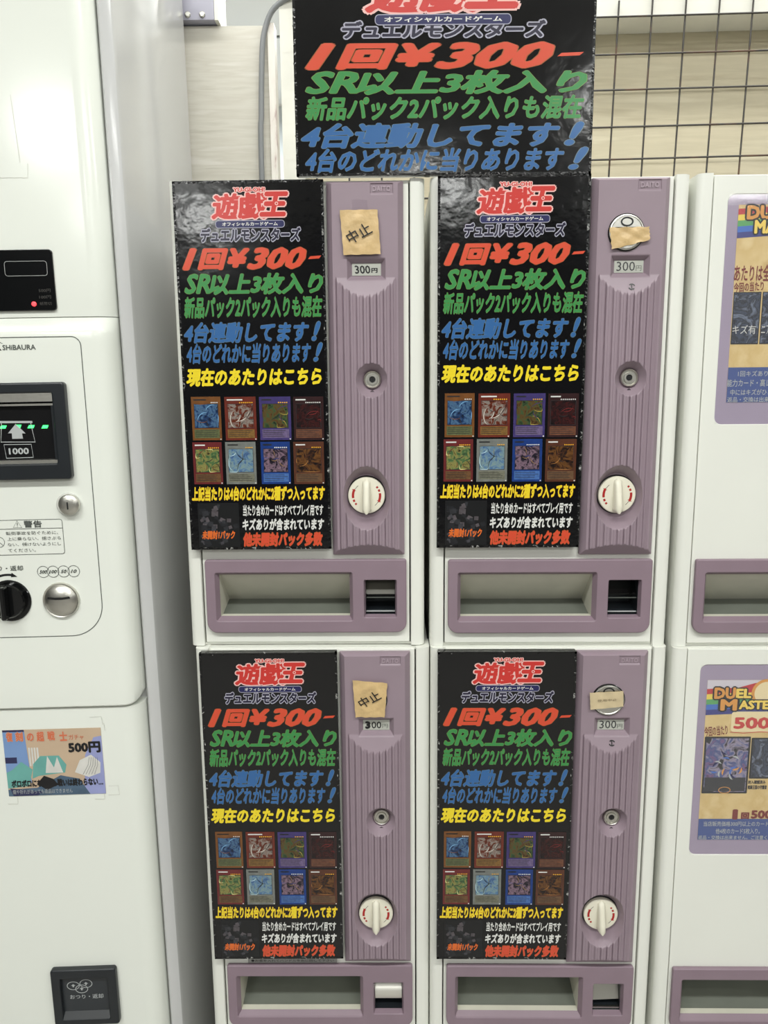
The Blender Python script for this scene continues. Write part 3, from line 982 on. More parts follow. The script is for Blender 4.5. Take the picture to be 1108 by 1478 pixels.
# ------------------------------------------------------------------ tape over the coin slots
def warp_patch(b, quad_, y, m, amp, n=14, seed=1, ring=None):
    q = random.Random(seed)
    ph = [q.uniform(0, 6) for _ in range(6)]
    TL, TR, BR, BL = quad_
    vs = []
    for j in range(n + 1):
        for i in range(n + 1):
            u, v = i / n, j / n
            x = (1 - v) * ((1 - u) * BL[0] + u * BR[0]) + v * ((1 - u) * TL[0] + u * TR[0])
            z = (1 - v) * ((1 - u) * BL[1] + u * BR[1]) + v * ((1 - u) * TL[1] + u * TR[1])
            d = amp * (math.sin(9 * u + ph[0]) * math.sin(7 * v + ph[1]) + 0.6 * math.sin(17 * u + 9 * v + ph[2]))
            if ring:
                rr = math.hypot(x - ring[0], z - ring[1])
                d -= 0.0009 * math.exp(-((rr - ring[2]) / 0.0018) ** 2)
            if j == 0 or i in (0, n) or j == n:
                x += amp * 0.6 * math.sin(23 * v + ph[3])
                z += amp * 0.6 * math.sin(19 * u + ph[4])
            vs.append((x, y + d, z))
    k = n + 1
    fs = [(j * k + i, j * k + i + 1, (j + 1) * k + i + 1, (j + 1) * k + i) for j in range(n) for i in range(n)]
    # thin back so the tape has thickness
    off = len(vs)
    vs += [(p[0], p[1] + 0.0003, p[2]) for p in vs]
    fs += [tuple(off + a for a in f[::-1]) for f in fs]
    b.add(vs, fs, m)


def tape(i, quad_, label, seed, ring, name='tape_piece', y=-0.0162, m=KRAFT, amp=0.0004):
    loc, rot = frame(i)
    root = thing(name, label, 'tape', loc, rot, 'tape over the coin slots')
    b = MB()
    warp_patch(b, quad_, y, m, amp, seed=seed, ring=ring)
    b.build('tape', root, smooth=60)
    return root


t = tape(0, [(0.0481, 0.4786), (0.0886, 0.4788), (0.0918, 0.4327), (0.0516, 0.4321)], 'square brown tape with handwriting on the upper left machine', 3, (0.0697, 0.4545, 0.015))
b = MB(); text(b, '中止', 0.0545, 0.0825, 0.4475, 0.4615, -0.0178, INK, bold=0.008, rot=R(27), shear=-0.1); b.build('lettering', t)
b = MB()
b.add([(0.0611, -0.0126, 0.4790), (0.0780, -0.0126, 0.4780), (0.0775, -0.0126, 0.4895), (0.0611, -0.0126, 0.4905)], [(0, 1, 2, 3)], FILM)
b.build('clear_tape', t)
t = tape(2, [(0.0485, 0.4786), (0.0895, 0.4749), (0.0859, 0.4321), (0.0514, 0.4323)], 'square brown tape with handwriting on the lower left machine', 5, (0.0697, 0.4560, 0.014))
b = MB(); text(b, '中止', 0.0545, 0.0820, 0.4490, 0.4620, -0.0178, INK, bold=0.008, rot=R(28), shear=-0.1); b.build('lettering', t)
t = tape(1, [(0.0506, 0.4570), (0.0930, 0.4575), (0.0945, 0.4440), (0.0545, 0.4345)], 'torn crumpled brown tape with a turned corner on the upper middle machine', 8, None, amp=0.0007)
MASK = mat('yellowed_masking_tape', (204, 186, 150), 0.4, vary=0.12, vscale=60)
t = tape(3, [(0.047, 0.4624), (0.0862, 0.4645), (0.087, 0.4451), (0.0485, 0.4413)], 'narrow yellowed tape strip across the coin slot of the lower middle machine', 11, None, m=MASK, amp=0.0002)
b = MB(); text(b, '使用中止', 0.0560, 0.0790, 0.4520, 0.4550, -0.0168, mat('faded_ink', (120, 106, 84), 0.6), rot=R(4)); b.build('lettering', t)

# ------------------------------------------------------------------ posters in the right hand machines
PAPER = ramp_mat('aged_paper_print', [(198, 166, 106), (218, 193, 138), (208, 179, 120), (226, 204, 152)], 30, 0.4, 'NOISE', (1, 1, 1), 1.0)
PBLUE = mat('footer_blue_print', (62, 82, 140), 0.4)
RB = [mat('rainbow_red_print', (188, 54, 58), 0.4), mat('rainbow_yellow_print', (232, 204, 84), 0.4), mat('rainbow_green_print', (88, 160, 96), 0.4), mat('rainbow_blue_print', (66, 110, 190), 0.4), mat('rainbow_navy_print', (58, 62, 130), 0.4)]
MAROON = mat('maroon_print', (120, 40, 32), 0.4)
PRED = mat('price_red_print', (196, 62, 58), 0.4)
GOLD = mat('gold_print', (214, 150, 70), 0.4)
GOLDY = mat('pale_gold_print', (236, 206, 96), 0.4)
BUFF = mat('buff_print', (232, 214, 170), 0.4)
DK = ramp_mat('dark_card_art', [(18, 20, 28), (60, 70, 90), (30, 34, 44), (110, 120, 140), (24, 24, 30)], 70, 0.3, seed=5)
DK2 = ramp_mat('violet_card_art', [(30, 28, 44), (120, 90, 130), (60, 80, 130), (150, 140, 160), (30, 28, 34), (24, 26, 30)], 60, 0.3, seed=8)


def rainbow(b, x0, x1, z0, z1, y, bow):
    n = 5
    for k in range(n):
        za, zb = z1 - (z1 - z0) * k / n, z1 - (z1 - z0) * (k + 1) / n
        top, bot = [], []
        for i in range(13):
            x = x0 + (x1 - x0) * i / 12
            c = bow * math.sin(PI * i / 12 * 0.55)
            top.append((x, za + c))
            bot.append((x, zb + c))
        b.poly(bot + top[::-1], y - 0.00002 * k, RB[k])


def logo_big(b, s, x0, x1, z0, z1, y, m):
    text(b, s, x0, x1, z0, z1, y, m, bold=0.05, outline=INK, orad=0.1)


y = 0.0009
loc, rot = frame(4)
p = thing('poster', 'poster with rainbow stripes behind the window of the upper right machine', 'poster', loc, rot, 'posters in the windows')
b = MB(); b.box(-0.0940, 0.014, y, y + 0.0002, 0.2700, 0.4812, PAPER); b.build('paper', p)
b = MB(); rainbow(b, -0.0940, 0.014, 0.4466, 0.4770, y - 0.0001, 0.004); b.build('rainbow_stripes', p)
b = MB()
logo_big(b, 'DUEL', -0.0850, -0.0370, 0.4658, 0.4805, y - 0.0003, GOLD)
logo_big(b, 'MASTERS', -0.0760, -0.0100, 0.4510, 0.4655, y - 0.0006, GOLDY)
b.build('title_lettering', p)
b = MB()
text(b, 'あたりは全て', -0.0945, -0.0480, 0.4015, 0.4190, y - 0.0003, MAROON, bold=0.02)
text(b, '今回の当たり', -0.0938, -0.0614, 0.3905, 0.4008, y - 0.0003, MAROON, bold=0.02, rot=R(3))
b.build('lettering', p)
for k, (a, c, s) in enumerate(((-0.0934, -0.0632, 'キズ有'), (-0.0618, -0.0316, 'ニアミント'), (-0.0302, 0.0, '美品'))):
    b = MB()
    b.quad(a, c, 0.3338, 0.3900, y - 0.0002, INK)
    b.quad(a + 0.001, c - 0.001, 0.3352, 0.3890, y - 0.0003, DK)
    text(b, s, a + 0.001, c - 0.0035, 0.3448, 0.3545, y - 0.0005, WHT, bold=0.0)
    b.build('card_picture', p)
b = MB(); b.quad(-0.0940, 0.014, 0.2700, 0.3086, y - 0.0002, PBLUE)
for s, a, c, d, e in (('1回キズあり封入', -0.0830, -0.0360, 0.2985, 0.3048), ('能力カード・高レア', -0.0944, -0.0400, 0.2873, 0.2955), ('中にはキズがひどい', -0.0902, -0.0380, 0.2778, 0.2845), ('返品・交換は出来ません', -0.0930, -0.0290, 0.2700, 0.2760)):
    text(b, s, a, c, d, e, y - 0.0004, PALEINK, bold=0.01)
b.build('footer', p)

loc, rot = frame(5)
p = thing('poster', 'poster with a red 500 behind the window of the lower right machine', 'poster', loc, rot, 'posters in the windows')
b = MB(); b.box(-0.0966, 0.014, y, y + 0.0002, 0.2652, 0.4726, PAPER); b.build('paper', p)
b = MB()
b.quad(-0.0966, 0.014, 0.4560, 0.4726, y - 0.00005, mat('pale_print', (206, 200, 208), 0.4))
b.poly([(-0.0700, 0.4600), (-0.04, 0.4690), (0.014, 0.4715), (0.014, 0.4560), (-0.0700, 0.4560)], y - 0.00008, RB[0])
rainbow(b, -0.0966, 0.014, 0.4285, 0.4615, y - 0.0001, 0.003); b.build('rainbow_stripes', p)
b = MB()
b.disc(-0.026, 0.4560, 0.0180, y - 0.00025, GOLD, 28)
b.disc(-0.026, 0.4560, 0.0145, y - 0.0003, BUFF, 28)
logo_big(b, 'DU', -0.0880, -0.0625, 0.4490, 0.4635, y - 0.0004, GOLD)
logo_big(b, 'EL', -0.0622, -0.0440, 0.4500, 0.4620, y - 0.0004, GOLDY)
logo_big(b, 'M', -0.0800, -0.0600, 0.4345, 0.4490, y - 0.0007, GOLD)
logo_big(b, 'ASTERS', -0.0580, -0.0060, 0.4360, 0.4475, y - 0.0007, GOLDY)
b.build('title_lettering', p)
b = MB()
b.poly(rrect(-0.0655, 0.010, 0.4070, 0.4330, 0.004), y - 0.0002, BUFF)
text(b, '500円', -0.0625, 0.008, 0.4095, 0.4275, y - 0.0004, PRED, bold=0.04)
b.ribbon([(-0.066, 0.4068), (-0.05, 0.4055), (-0.03, 0.4072), (0.01, 0.405)], 0.0008, y - 0.0004, PRED)
text(b, '今回の当たり', -0.0966, -0.0691, 0.4022, 0.4150, y - 0.0003, MAROON, bold=0.02, rot=R(6))
text(b, '1', -0.0560, -0.0495, 0.2925, 0.3060, y - 0.0003, MAROON, bold=0.05)
text(b, '回', -0.0455, -0.0355, 0.2930, 0.3020, y - 0.0003, MAROON, bold=0.06)
text(b, '500円', -0.0335, 0.008, 0.2925, 0.3060, y - 0.0003, MAROON, bold=0.05)
text(b, '竜騎王国の守護者', -0.0400, -0.0170, 0.3325, 0.3380, y - 0.0003, INK, bold=0.03)
text(b, '封入確認済み', -0.0400, -0.0190, 0.3395, 0.3445, y - 0.0003, INK, bold=0.03)
b.build('lettering', p)
for k, (a, c, d, e, am) in enumerate(((-0.0955, -0.0405, 0.3270, 0.4010, DK2), (-0.0395, -0.0130, 0.3465, 0.3995, DK))):
    b = MB()
    b.poly(rrect(a, c, d, e, 0.0012), y - 0.0002, INK)
    b.quad(a + 0.0022, c - 0.0022, d + 0.0022, e - 0.0022, y - 0.0003, am)
    if k == 0:
        b.quad(a + 0.003, c - 0.003, d + 0.003, d + 0.021, y - 0.0004, mat('card_grey_box', (44, 46, 50), 0.4, vary=0.3, vscale=200))
        b.ribbon([((a + c) / 2 + 0.007 * math.cos(t), d + 0.0045 + 0.004 * math.sin(t)) for t in [2 * PI * i / 20 for i in range(20)]], 0.0008, y - 0.0005, GOLD, True)
        q = random.Random(9)
        for j in range(14):
            cx_, cz_ = q.uniform(a + 0.01, c - 0.01), q.uniform(d + 0.025, e - 0.012)
            a0 = q.uniform(0, 6)
            b.ribbon([(cx_ + 0.008 * math.cos(a0 + i * 0.2), cz_ + 0.008 * math.sin(a0 + i * 0.2)) for i in range(7)], [0.0002 + 0.002 * math.sin(PI * i / 6) for i in range(7)], y - 0.0004 - j * 0.00001, (RB[3], PALEINK, NAVY, GOLD)[j % 4])
    b.build('card_picture', p)
b = MB(); b.quad(-0.0966, 0.014, 0.2652, 0.2932, y - 0.0002, PBLUE)
for s, a, c, d, e in (('当店販売価格300円以上のカード', -0.0904, -0.0110, 0.2834, 0.2900), ('他4枚のカード5枚入り。', -0.0752, -0.0210, 0.2733, 0.2806), ('返品・交換は出来ません。ご注意ください', -0.0960, 0.0050, 0.2656, 0.2712)):
    text(b, s, a, c, d, e, y - 0.0004, PALEINK, bold=0.01)
b.build('footer', p)

# ------------------------------------------------------------------ change machine
root = thing('change_machine', 'tall white banknote change machine at the left edge with a black bill slot', 'change machine', (-0.29, 0, 1.2), (0, R(-0.55), R(1.5)))
XL = -0.60
ARC = [(-0.0340 + 0.0245 * math.sin(a), 0.022 - 0.022 * math.cos(a)) for a in [PI / 2 * i / 12 for i in range(13)]]


def door_skin(name, rows, m, corner=None):
    """rows: (z, y offset, rise of the rounded corner) from bottom to top"""
    prof = [(XL, 0.0), (-0.30, 0.0), (-0.12, 0.0)] + ARC + [(-0.0095, 0.034)]
    n = len(prof)
    b = MB()
    vs = []
    for z, dy, rise in rows:
        for (x, yy) in prof:
            t = max(0.0, min(1.0, (x + 0.026) / 0.0155))
            vs.append((x, yy + dy, z + rise * (1 - math.sqrt(max(0, 1 - t * t)))))
    fs = [(j * n + i, j * n + i + 1, (j + 1) * n + i + 1, (j + 1) * n + i) for j in range(len(rows) - 1) for i in range(n - 1)]
    # close top and bottom back to the cabinet
    for j in (0, len(rows) - 1):
        k = len(vs)
        vs += [(vs[j * n + i][0], 0.04, vs[j * n + i][2]) for i in range(n)]
        fs += [(j * n + i, j * n + i + 1, k + i + 1, k + i) for i in range(n - 1)]
    b.add(vs, fs, m)
    return b.build(name, root, smooth=32, recalc=True)


door_skin('upper_panel', [(0.3125, 0.0072, 0), (0.33, 0.0062, 0), (0.345, 0.006, 0), (0.36, 0.006, 0), (0.80, 0.006, 0)], DOORW)
mid = door_skin('control_fascia', [(-0.1490, 0.0025, 0.013), (-0.1470, 0.0005, 0.013), (-0.13, 0.0, 0), (-0.12, 0.0, 0), (0.285, 0.0, 0), (0.2940, 0.0, 0), (0.2985, 0.0010, 0), (0.3120, 0.0085, 0)], DOORW)
door_skin('lower_door', [(-1.12, 0.005, 0), (-0.1515, 0.005, 0)], DOORW)
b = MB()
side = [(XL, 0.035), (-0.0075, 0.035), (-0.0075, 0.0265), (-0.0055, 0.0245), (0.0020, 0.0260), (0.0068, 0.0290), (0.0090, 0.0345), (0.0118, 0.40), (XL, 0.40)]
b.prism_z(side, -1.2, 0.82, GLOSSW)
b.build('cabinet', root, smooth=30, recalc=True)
yd = -0.0004
# dark display
b = MB(); plate(b, [rrect(-0.20, -0.0697, 0.3195, 0.3850, 0.004)], 0.008, 0.0035, 0.0006, BLACKG); dis = b.build('display', root, smooth=30)
b = MB()
L = rrect(-0.1225, -0.0763, 0.3571, 0.3726, 0.003, 5)
n = len(L)
dash = mat('display_outline', (150, 152, 150), 0.4)
b.ribbon(L, 0.0006, 0.0033, dash, True)
for zz, s in ((0.341, '500円'), (0.334, '100円'), (0.327, '紙幣切')):
    text(b, s, -0.0875, -0.0745, zz - 0.0018, zz + 0.0018, 0.0033, mat('dim_display_print', (64, 62, 58), 0.4))
b.build('display_print', dis)
b = MB(); b.lathe(-0.0939, 0.3267, [(0.0026, 0.0036), (0.0026, 0.0026), (0.0016, 0.0022)], LED_R, 20); b.build('indicator_light', dis)['label'] = 'red light'
# faint marks left by old tape
b = MB()
b.ribbon([(-0.0998, 0.5438), (-0.0979, 0.5106), (-0.0961, 0.4754)], 0.0005, 0.0056, mat('old_tape_line', (208, 207, 199), 0.4))
b.build('tape_mark', root)
b = MB()
b.ribbon([(-0.135, 0.4604), (-0.0894, 0.4601), (-0.0880, 0.4746)], 0.0005, 0.0056, MATS['old_tape_line'])
b.build('tape_mark', root)
# printed outline and maker's name
b = MB()
LN = rrect(-0.42, -0.0450, -0.0578, 0.2906, (0.03, 0.0385, 0.0105, 0.01), 14)
b.ribbon(LN, 0.0009, yd, GREYINK, True)
b.build('printed_outline', mid)
b = MB()
text(b, 'SHiBAURA', -0.1318, -0.0951, 0.2768, 0.2826, yd, GREYINK, bold=0.02)
b.poly([(-0.1425, 0.2766), (-0.1330, 0.2766), (-0.1378, 0.2832)], yd, INK)
b.ribbon([(-0.150, 0.2830), (-0.143, 0.2868), (-0.136, 0.2862), (-0.131, 0.2840)], [0.0004, 0.0014, 0.0012, 0.0003], yd, GREYINK)
b.build('maker_lettering', mid)
# bill slot
b = MB()
plate(b, [rrect(-0.215, -0.0645, 0.1313, 0.2408, 0.004), rrect(-0.200, -0.0790, 0.1500, 0.2290, 0.0015)], 0.001, -0.0100, 0.002, DARK)
bz = b.build('bill_slot_bezel', root, smooth=30)
b = MB()
a, c, d, e = -0.200, -0.0790, 0.1500, 0.2290
SMK = mat('smoky_bill_window', (24, 24, 25), 0.16)
b.quad(a, c, d, e, -0.0022, SMK)
b.box(a, c, -0.0086, -0.002, 0.2195, 0.2290, STEEL)
b.box(a, c, -0.0070, -0.002, 0.2150, 0.2172, STEEL)
b.box(a, c, -0.0075, -0.002, 0.1500, 0.1536, STEEL)
b.box(c - 0.0028, c, -0.0070, -0.002, 0.1536, 0.2150, DARK)
b.build('bill_window', bz)
yq = -0.0026
b = MB()
b.ribbon([(-0.1428, 0.1972), (-0.1056, 0.1966)], 0.0024, yq, PALEINK)
b.ribbon([(-0.1404, 0.1960), (-0.1430, 0.1746), (-0.1046, 0.1739), (-0.1076, 0.1955)], 0.0009, yq, PALEINK)
b.poly([(-0.1245, 0.1948), (-0.1342, 0.1843), (-0.1298, 0.1843), (-0.1300, 0.1780), (-0.1178, 0.1780), (-0.1184, 0.1840), (-0.1142, 0.1838)], yq, PALEINK)
b.ribbon([(-0.1400, 0.1716), (-0.1093, 0.1714), (-0.1083, 0.1564), (-0.1385, 0.1560)], 0.0008, yq, PALEINK, True)
text(b, '1000', -0.1352, -0.1125, 0.1602, 0.1676, yq, PALEINK, bold=0.03)
b.build('bill_symbol', bz)
for k, (x, z) in enumerate(((-0.1390, 0.1916), (-0.1224, 0.1921), (-0.1077, 0.1914), (-0.0921, 0.1910))):
    b = MB()
    b.poly([(x - 0.0042, z - 0.0018), (x + 0.0026, z - 0.0018), (x + 0.0042, z + 0.0016), (x - 0.0020, z + 0.0018)], yq + 0.0002, LED_G)
    b.build('green_light', bz)
# lock
b = MB()
b.lathe(-0.0735, 0.1010, [(0.0134, 0.001), (0.0134, -0.0030), (0.0125, -0.0042)], mat('lock_ring', (206, 206, 200), 0.3))
b.lathe(-0.0715, 0.1015, [(0.0118, -0.003), (0.0118, -0.0075), (0.0105, -0.0090), (0.006, -0.0102)], STEEL)
b.box(-0.0724, -0.0710, -0.0108, -0.0100, 0.0965, 0.1050, BLACK)
b.build('lock', root, smooth=35)
# warning label
b = MB()
b.ribbon(rrect(-0.24, -0.0832, 0.0426, 0.0838, 0.003, 5), 0.0006, yd, GREYINK, True)
b.ribbon([(-0.24, 0.0733), (-0.0832, 0.0733)], 0.0006, yd, GREYINK)
text(b, '警告', -0.1275, -0.1067, 0.0745, 0.0828, yd, GREYINK, bold=0.03, space=1.1)
b.ribbon([(-0.1398, 0.0748), (-0.1300, 0.0748), (-0.1349, 0.0828)], 0.0006, yd, GREYINK, True)
b.quad(-0.1353, -0.1345, 0.0772, 0.0805, yd, GREYINK); b.quad(-0.1353, -0.1345, 0.0757, 0.0764, yd, GREYINK)
for s, x0, x1, zc in (('転倒事故を防ぐために、', -0.1489, -0.0887, 0.0682), ('上に乗らない、揺さぶら', -0.1479, -0.0863, 0.0616), ('ない、傾けないようにし', -0.1481, -0.0866, 0.0548), ('てください。', -0.1484, -0.1164, 0.0478)):
    text(b, s, x0, x1, zc - 0.0021, zc + 0.0021, yd, GREYINK, bold=0.0)
cxx, czz = -0.1575, 0.0580
b.ribbon([(cxx + 0.006 * math.cos(t), czz + 0.006 * math.sin(t)) for t in [2 * PI * i / 24 for i in range(24)]], 0.0006, yd, GREYINK, True)
b.ribbon([(cxx - 0.004, czz + 0.004), (cxx + 0.004, czz - 0.004)], 0.0006, yd, GREYINK)
b.build('warning_print', mid)
b = MB()
text(b, 'おつり・返却', -0.1790, -0.1332, 0.0235, 0.0297, yd, GREYINK, bold=0.015)
pts = [(-0.1521 + 0.031 * math.cos(t), -0.0122 + 0.031 * math.sin(t)) for t in [R(130) - R(50) * i / 10 for i in range(11)]]
b.ribbon(pts, 0.0026, yd, INK)
b.poly([(-0.1470, 0.0212), (-0.1410, 0.0163), (-0.1482, 0.0158)], yd, INK)
for (x, s) in ((-0.1102, '500'), (-0.0988, '100'), (-0.0865, '50'), (-0.0748, '10')):
    b.ribbon([(x + 0.0068 * math.cos(t), 0.0213 + 0.0068 * math.sin(t)) for t in [2 * PI * i / 28 for i in range(28)]], 0.0006, yd, GREYINK, True)
    wd = 0.0045 if len(s) == 3 else 0.0035
    text(b, s, x - wd, x + wd, 0.0192, 0.0234, yd - 0.0001, GREYINK, bold=0.03, shear=0.3)
b.build('coin_print', mid)
# change knob
b = MB()
b.lathe(-0.1521, -0.0125, [(0.0250, 0.001), (0.0250, -0.0015), (0.0240, -0.0025)], BLACKG)
b.lathe(-0.1521, -0.0115, [(0.0205, -0.002), (0.0205, -0.0080), (0.0190, -0.0100)], BLACKG)
kn = b.build('return_knob', root, smooth=30)
b = MB(); b.box(-0.1552, -0.1490, -0.0220, -0.0095, -0.0310, 0.0080, BLACKG)
o = b.build('grip', kn)
o.modifiers.new('b', 'BEVEL').width = 0.0015
# coin entry dome
b = MB()
b.lathe(-0.0919, -0.0132, [(0.0214, 0.001), (0.0214, -0.0020), (0.0206, -0.0038), (0.0190, -0.0032), (0.0178, -0.0045), (0.0150, -0.0070), (0.010, -0.0086), (0.005, -0.0092)], STEEL)
b.ribbon([(-0.1045, -0.0080), (-0.096, -0.0092), (-0.088, -0.0092), (-0.0785, -0.0080)], 0.0026, -0.0098, BLACK)
b.build('coin_entry', root, smooth=40)
# coin return cup low on the door
dy = 0.005
b = MB()
plate(b, [rrect(-0.1495, -0.0658, -0.5865, -0.5050, 0.004), rrect(-0.1380, -0.0780, -0.5770, -0.5185, 0.001)], dy + 0.001, dy - 0.0080, 0.002, DARK)
cup = b.build('change_cup', root, smooth=30)
b = MB()
b.add([(-0.1380, dy - 0.0075, -0.577), (-0.0780, dy - 0.0075, -0.577), (-0.0780, dy - 0.0015, -0.570), (-0.1380, dy - 0.0015, -0.570)], [(0, 1, 2, 3)], DARK)
b.quad(-0.1380, -0.0780, -0.570, -0.5185, dy - 0.0015, mat('cup_flap', (44, 48, 52), 0.3))
fl = b.build('cup_flap', cup)
b = MB()
for x, z in ((-0.1235, -0.5325), (-0.1130, -0.5375), (-0.1070, -0.5300)):
    for rx, rz in ((0.0078, 0.0058),):
        b.ribbon([(x + rx * math.cos(t), z + rz * math.sin(t)) for t in [2 * PI * i / 24 for i in range(24)]], 0.0009, dy - 0.0019, PALEINK, True)
    b.poly([(x - 0.003, z), (x, z + 0.0024), (x + 0.003, z), (x + 0.001, z), (x + 0.001, z - 0.002), (x - 0.001, z - 0.002), (x - 0.001, z)], dy - 0.0019, PALEINK)
text(b, 'おつり・返却', -0.1290, -0.0860, -0.5520, -0.5455, dy - 0.0019, PALEINK, bold=0.01)
b.build('cup_print', cup)

# paper flyer taped to the lower door (plain stand-in picture)
fl_root = thing('flyer', 'small colourful 500 yen flyer taped to the white change machine', 'flyer', (-0.29, 0, 1.2), (0, R(-0.55), R(1.5)))
yb = 0.0046
TAN = mat('flyer_tan', (196, 172, 146), 0.4, vary=0.05, vscale=30)
SKY = mat('flyer_blue', (120, 150, 196), 0.4, vary=0.08, vscale=30)
TEAL = mat('flyer_teal', (106, 168, 160), 0.4, vary=0.1, vscale=40)
SLATE = mat('flyer_slate', (78, 100, 122), 0.4, vary=0.25, vscale=60)
PERI = mat('flyer_periwinkle', (150, 156, 202), 0.4, vary=0.08, vscale=30)
FNAVY = mat('flyer_navy', (46, 48, 84), 0.4)
CLOTH = mat('flyer_cream', (214, 212, 206), 0.4, vary=0.1, vscale=60)
b = MB()
fx0, fx1, fz0, fz1 = -0.1800, -0.0608, -0.2646, -0.1774
W, H = fx1 - fx0, fz1 - fz0
b.box(fx0, fx1, yb - 0.0003, yb, fz0, fz1, TAN)
b.build('paper', fl_root)
b = MB()
F = lambda u, v: (fx0 + u * W, fz0 + v * H)
y0 = yb - 0.0004
b.poly([F(0, 0.2), F(0.25, 0.2), F(0.22, 1), F(0, 1)], y0, SKY)
b.poly([F(0, 0.97), F(0.22, 0.97), F(0.22, 1), F(0, 1)], y0 - 0.00003, FNAVY)
b.poly([F(0, 0.50), F(0.12, 0.50), F(0.12, 0.59), F(0, 0.59)], y0 - 0.00003, FNAVY)
for k in range(4):
    b.poly([F(0.245 + 0.028 * k, 0.45), F(0.263 + 0.028 * k, 0.45), F(0.263 + 0.028 * k, 0.73), F(0.245 + 0.028 * k, 0.73)], y0 - 0.00002, CLOTH)
b.poly([F(0.78, 0), F(1, 0), F(1, 0.88), F(0.92, 0.86), F(0.82, 0.6)], y0 - 0.00002, PERI)
b.poly([F(0, 0.1), F(0.30, 0.12), F(0.55, 0.30), F(0.74, 0.24), F(0.84, 0.0), F(0, 0)], y0 - 0.00005, SLATE)
b.poly([F(0, 0.12), F(0.22, 0.15), F(0.27, 0.40), F(0.16, 0.52), F(0.06, 0.40), F(0, 0.36)], y0 - 0.00007, TEAL)
b.poly([F(0.26, 0.26), F(0.33, 0.30), F(0.60, 0.34), F(0.62, 0.46), F(0.55, 0.60), F(0.36, 0.60), F(0.28, 0.48)], y0 - 0.00007, TEAL)
b.poly([F(0.40, 0.34), F(0.58, 0.34), F(0.53, 0.58), F(0.49, 0.42), F(0.43, 0.60)], y0 - 0.00009, CLOTH)
b.poly([F(0.70, 0.34), F(0.76, 0.52), F(0.88, 0.60), F(0.97, 0.48), F(0.96, 0.32), F(0.84, 0.26)], y0 - 0.00007, CLOTH)
for k in range(5):
    b.ribbon([F(0.78 + 0.03 * k, 0.30), F(0.84 + 0.025 * k, 0.44), F(0.86 + 0.02 * k, 0.56)], 0.0004, y0 - 0.00012, GREYINK)
b.poly([F(0.05, 0), F(0.30, 0), F(0.36, 0.06), F(0.02, 0.12)], y0 - 0.00012, FNAVY)
b.poly([F(0.30, 0.18), F(0.38, 0.30), F(0.47, 0.25), F(0.52, 0.16), F(0.40, 0.08)], y0 - 0.00014, INK)
b.build('picture', fl_root)
b = MB()
tr_ = mat('flyer_orange_print', (206, 112, 78), 0.4)
for s, u0, u1, v0, v1 in (('復', 0.035, 0.10, 0.83, 0.97), ('刻', 0.13, 0.205, 0.83, 0.97), ('の', 0.245, 0.315, 0.83, 0.95), ('超', 0.345, 0.42, 0.82, 0.97), ('戦', 0.455, 0.53, 0.83, 0.97), ('士', 0.575, 0.655, 0.82, 0.96)):
    p0, p1 = F(u0, v0), F(u1, v1)
    text(b, s, p0[0], p1[0], p0[1], p1[1], y0 - 0.0003, tr_, bold=0.04, outline=mat('flyer_pale_edge', (206, 170, 150), 0.4), orad=0.04)
p0, p1 = F(0.67, 0.83), F(0.82, 0.91)
text(b, 'ガチャ', p0[0], p1[0], p0[1], p1[1], y0 - 0.0003, tr_, bold=0.0)
p0, p1 = F(0.655, 0.63), F(0.985, 0.80)
text(b, '500円', p0[0], p1[0], p0[1], p1[1], y0 - 0.0003, INK, bold=0.05)
p0, p1 = F(0.04, 0.13), F(0.98, 0.25)
text(b, 'ボロボロになっても戦いは終わらない…', p0[0], p1[0], p0[1], p1[1], y0 - 0.0003, INK, bold=0.05)
p0, p1 = F(0.045, 0.03), F(0.66, 0.10)
text(b, '傷や折れがあっても返品はできません', p0[0], p1[0], p0[1], p1[1], y0 - 0.0003, PALEINK, bold=0.0)
b.build('lettering', fl_root)
TEDGE = mat('tape_edge_line', (190, 190, 182), 0.4)
for L_ in ([(fx1 - 0.012, fz1 + 0.014), (fx1 + 0.002, fz1 + 0.0145), (fx1 + 0.003, fz1 + 0.004)], [(fx1 + 0.0045, fz1 + 0.006), (fx1 + 0.005, fz1 - 0.004)],
           [(fx1 + 0.004, fz0 + 0.010), (fx1 + 0.016, fz0 + 0.010), (fx1 + 0.0165, fz0 - 0.002), (fx1 + 0.003, fz0 - 0.002)],
           [(fx1 - 0.014, fz0 - 0.007), (fx1 - 0.002, fz0 - 0.0075), (fx1 - 0.002, fz0 - 0.001)], [(fx0 - 0.002, fz0 - 0.010), (fx0 + 0.010, fz0 - 0.0105), (fx0 + 0.0105, fz0 - 0.002)]):
    b = MB(); b.ribbon(L_, 0.00045, y0 - 0.0001, TEDGE); b.build('tape_edge', fl_root)

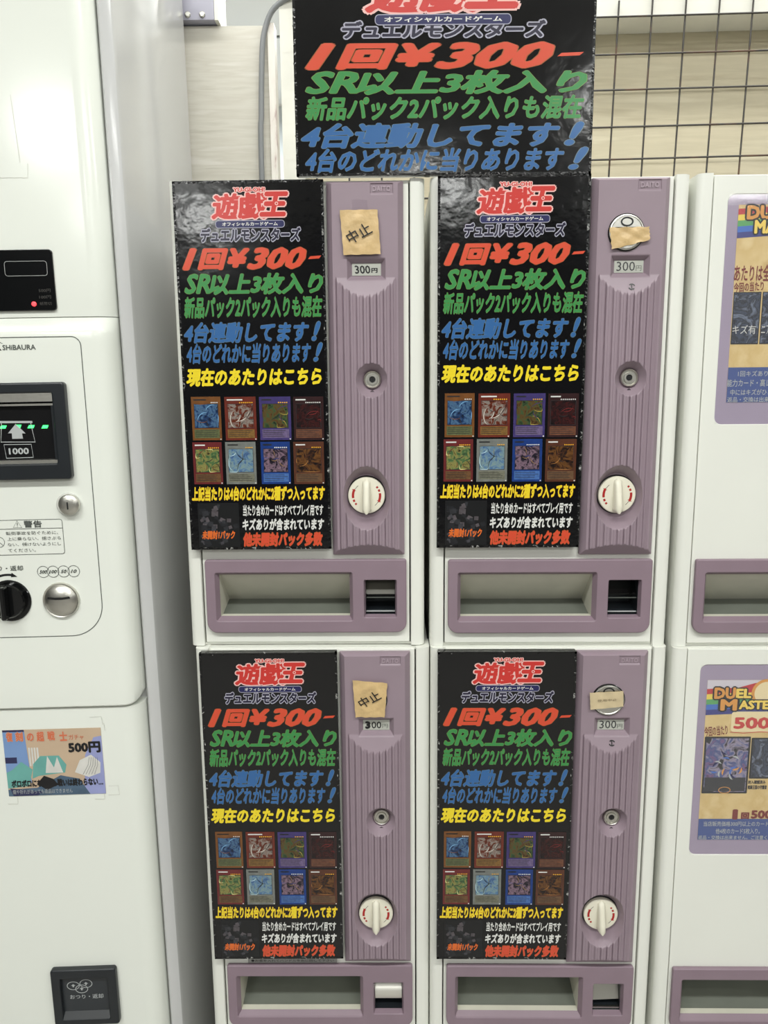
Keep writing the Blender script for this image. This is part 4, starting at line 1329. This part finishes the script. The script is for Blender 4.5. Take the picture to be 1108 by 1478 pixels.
# ------------------------------------------------------------------ behind the machines: wire grid, cable, metal box
GRID = ramp_mat('rusty_grey_wire', [(56, 52, 48), (62, 57, 52), (52, 49, 46), (92, 62, 40)], 22, 0.45, 'NOISE', (1, 1, 1), 6.0)
g = thing('wire_grid', 'dark wire grid panel hanging on the plywood wall', 'wire grid', (0, 0.36, 0))
zs0 = [1.955, 1.904, 1.8555, 1.804, 1.7585] + [1.7585 - 0.0481 * k for k in range(1, 15)]
for z in zs0:
    b = MB()
    f_ = lambda x: z + (x - 0.3136) * 0.0185
    b.tube([(-0.128, 0, f_(-0.128)), (0.95, 0, f_(0.95))], 0.0014, GRID, 8)
    b.build('horizontal_wire', g)
for k in range(-9, 13):
    x = 0.3468 + 0.0490 * k
    b = MB()
    zt = 1.978 if k <= 0 else 2.02
    b.tube([(x - 0.0206 * 0.85, 0.0028, 1.08), (x + 0.0206 * (zt - 1.86), 0.0028, zt)], 0.0014, GRID, 8)
    b.build('vertical_wire', g)

PIPE = mat('grey_cable_sheath', (128, 130, 132), 0.45)
b = MB()
pts = [(-0.188, 0.41, 1.2), (-0.1869, 0.41, 1.7535), (-0.1845, 0.41, 1.84), (-0.1820, 0.41, 1.90), (-0.1790, 0.41, 1.942), (-0.1735, 0.41, 1.966), (-0.1640, 0.408, 1.985), (-0.150, 0.405, 1.9965), (-0.130, 0.400, 2.0045), (-0.09, 0.395, 2.015), (0.0, 0.395, 2.03), (0.1, 0.395, 2.03)]


def smooth_path(P, n=6):
    P = [Vector(p) for p in P]
    out = []
    for i in range(len(P) - 1):
        p0, p1, p2, p3 = P[max(0, i - 1)], P[i], P[i + 1], P[min(len(P) - 1, i + 2)]
        for k in range(n):
            t = k / n
            out.append(0.5 * ((2 * p1) + (p2 - p0) * t + (2 * p0 - 5 * p1 + 4 * p2 - p3) * t * t + (3 * p1 - p0 - 3 * p2 + p3) * t ** 3))
    out.append(P[-1])
    return out


b.tube(smooth_path(pts), 0.0043, PIPE, 14)
tag(b.build('cable', None, smooth=60), 'grey cable curving down along the whitewashed plywood panel', 'cable')

b = MB()
BOXM = mat('grey_violet_metal', (166, 164, 178), 0.35, vary=0.08, vscale=20)
plate(b, [rrect(-0.36, -0.2500, 1.9735, 2.12, 0.002)], 0.47, 0.405, 0.001, BOXM)
bx = b.build('metal_box', None, smooth=30)
tag(bx, 'grey metal box standing on the top edge of the whitewashed plywood', 'metal box')
b = MB(); b.box(-0.2498, -0.2440, 0.405, 0.47, 1.9735, 2.12, WPAINT); b.build('end_strip', bx)
for x in (-0.290, -0.268):
    b = MB(); b.lathe(x, 1.981, [(0.0045, 0.4055), (0.0045, 0.403), (0.003, 0.4015)], CHROME, 14); b.build('bolt', bx)
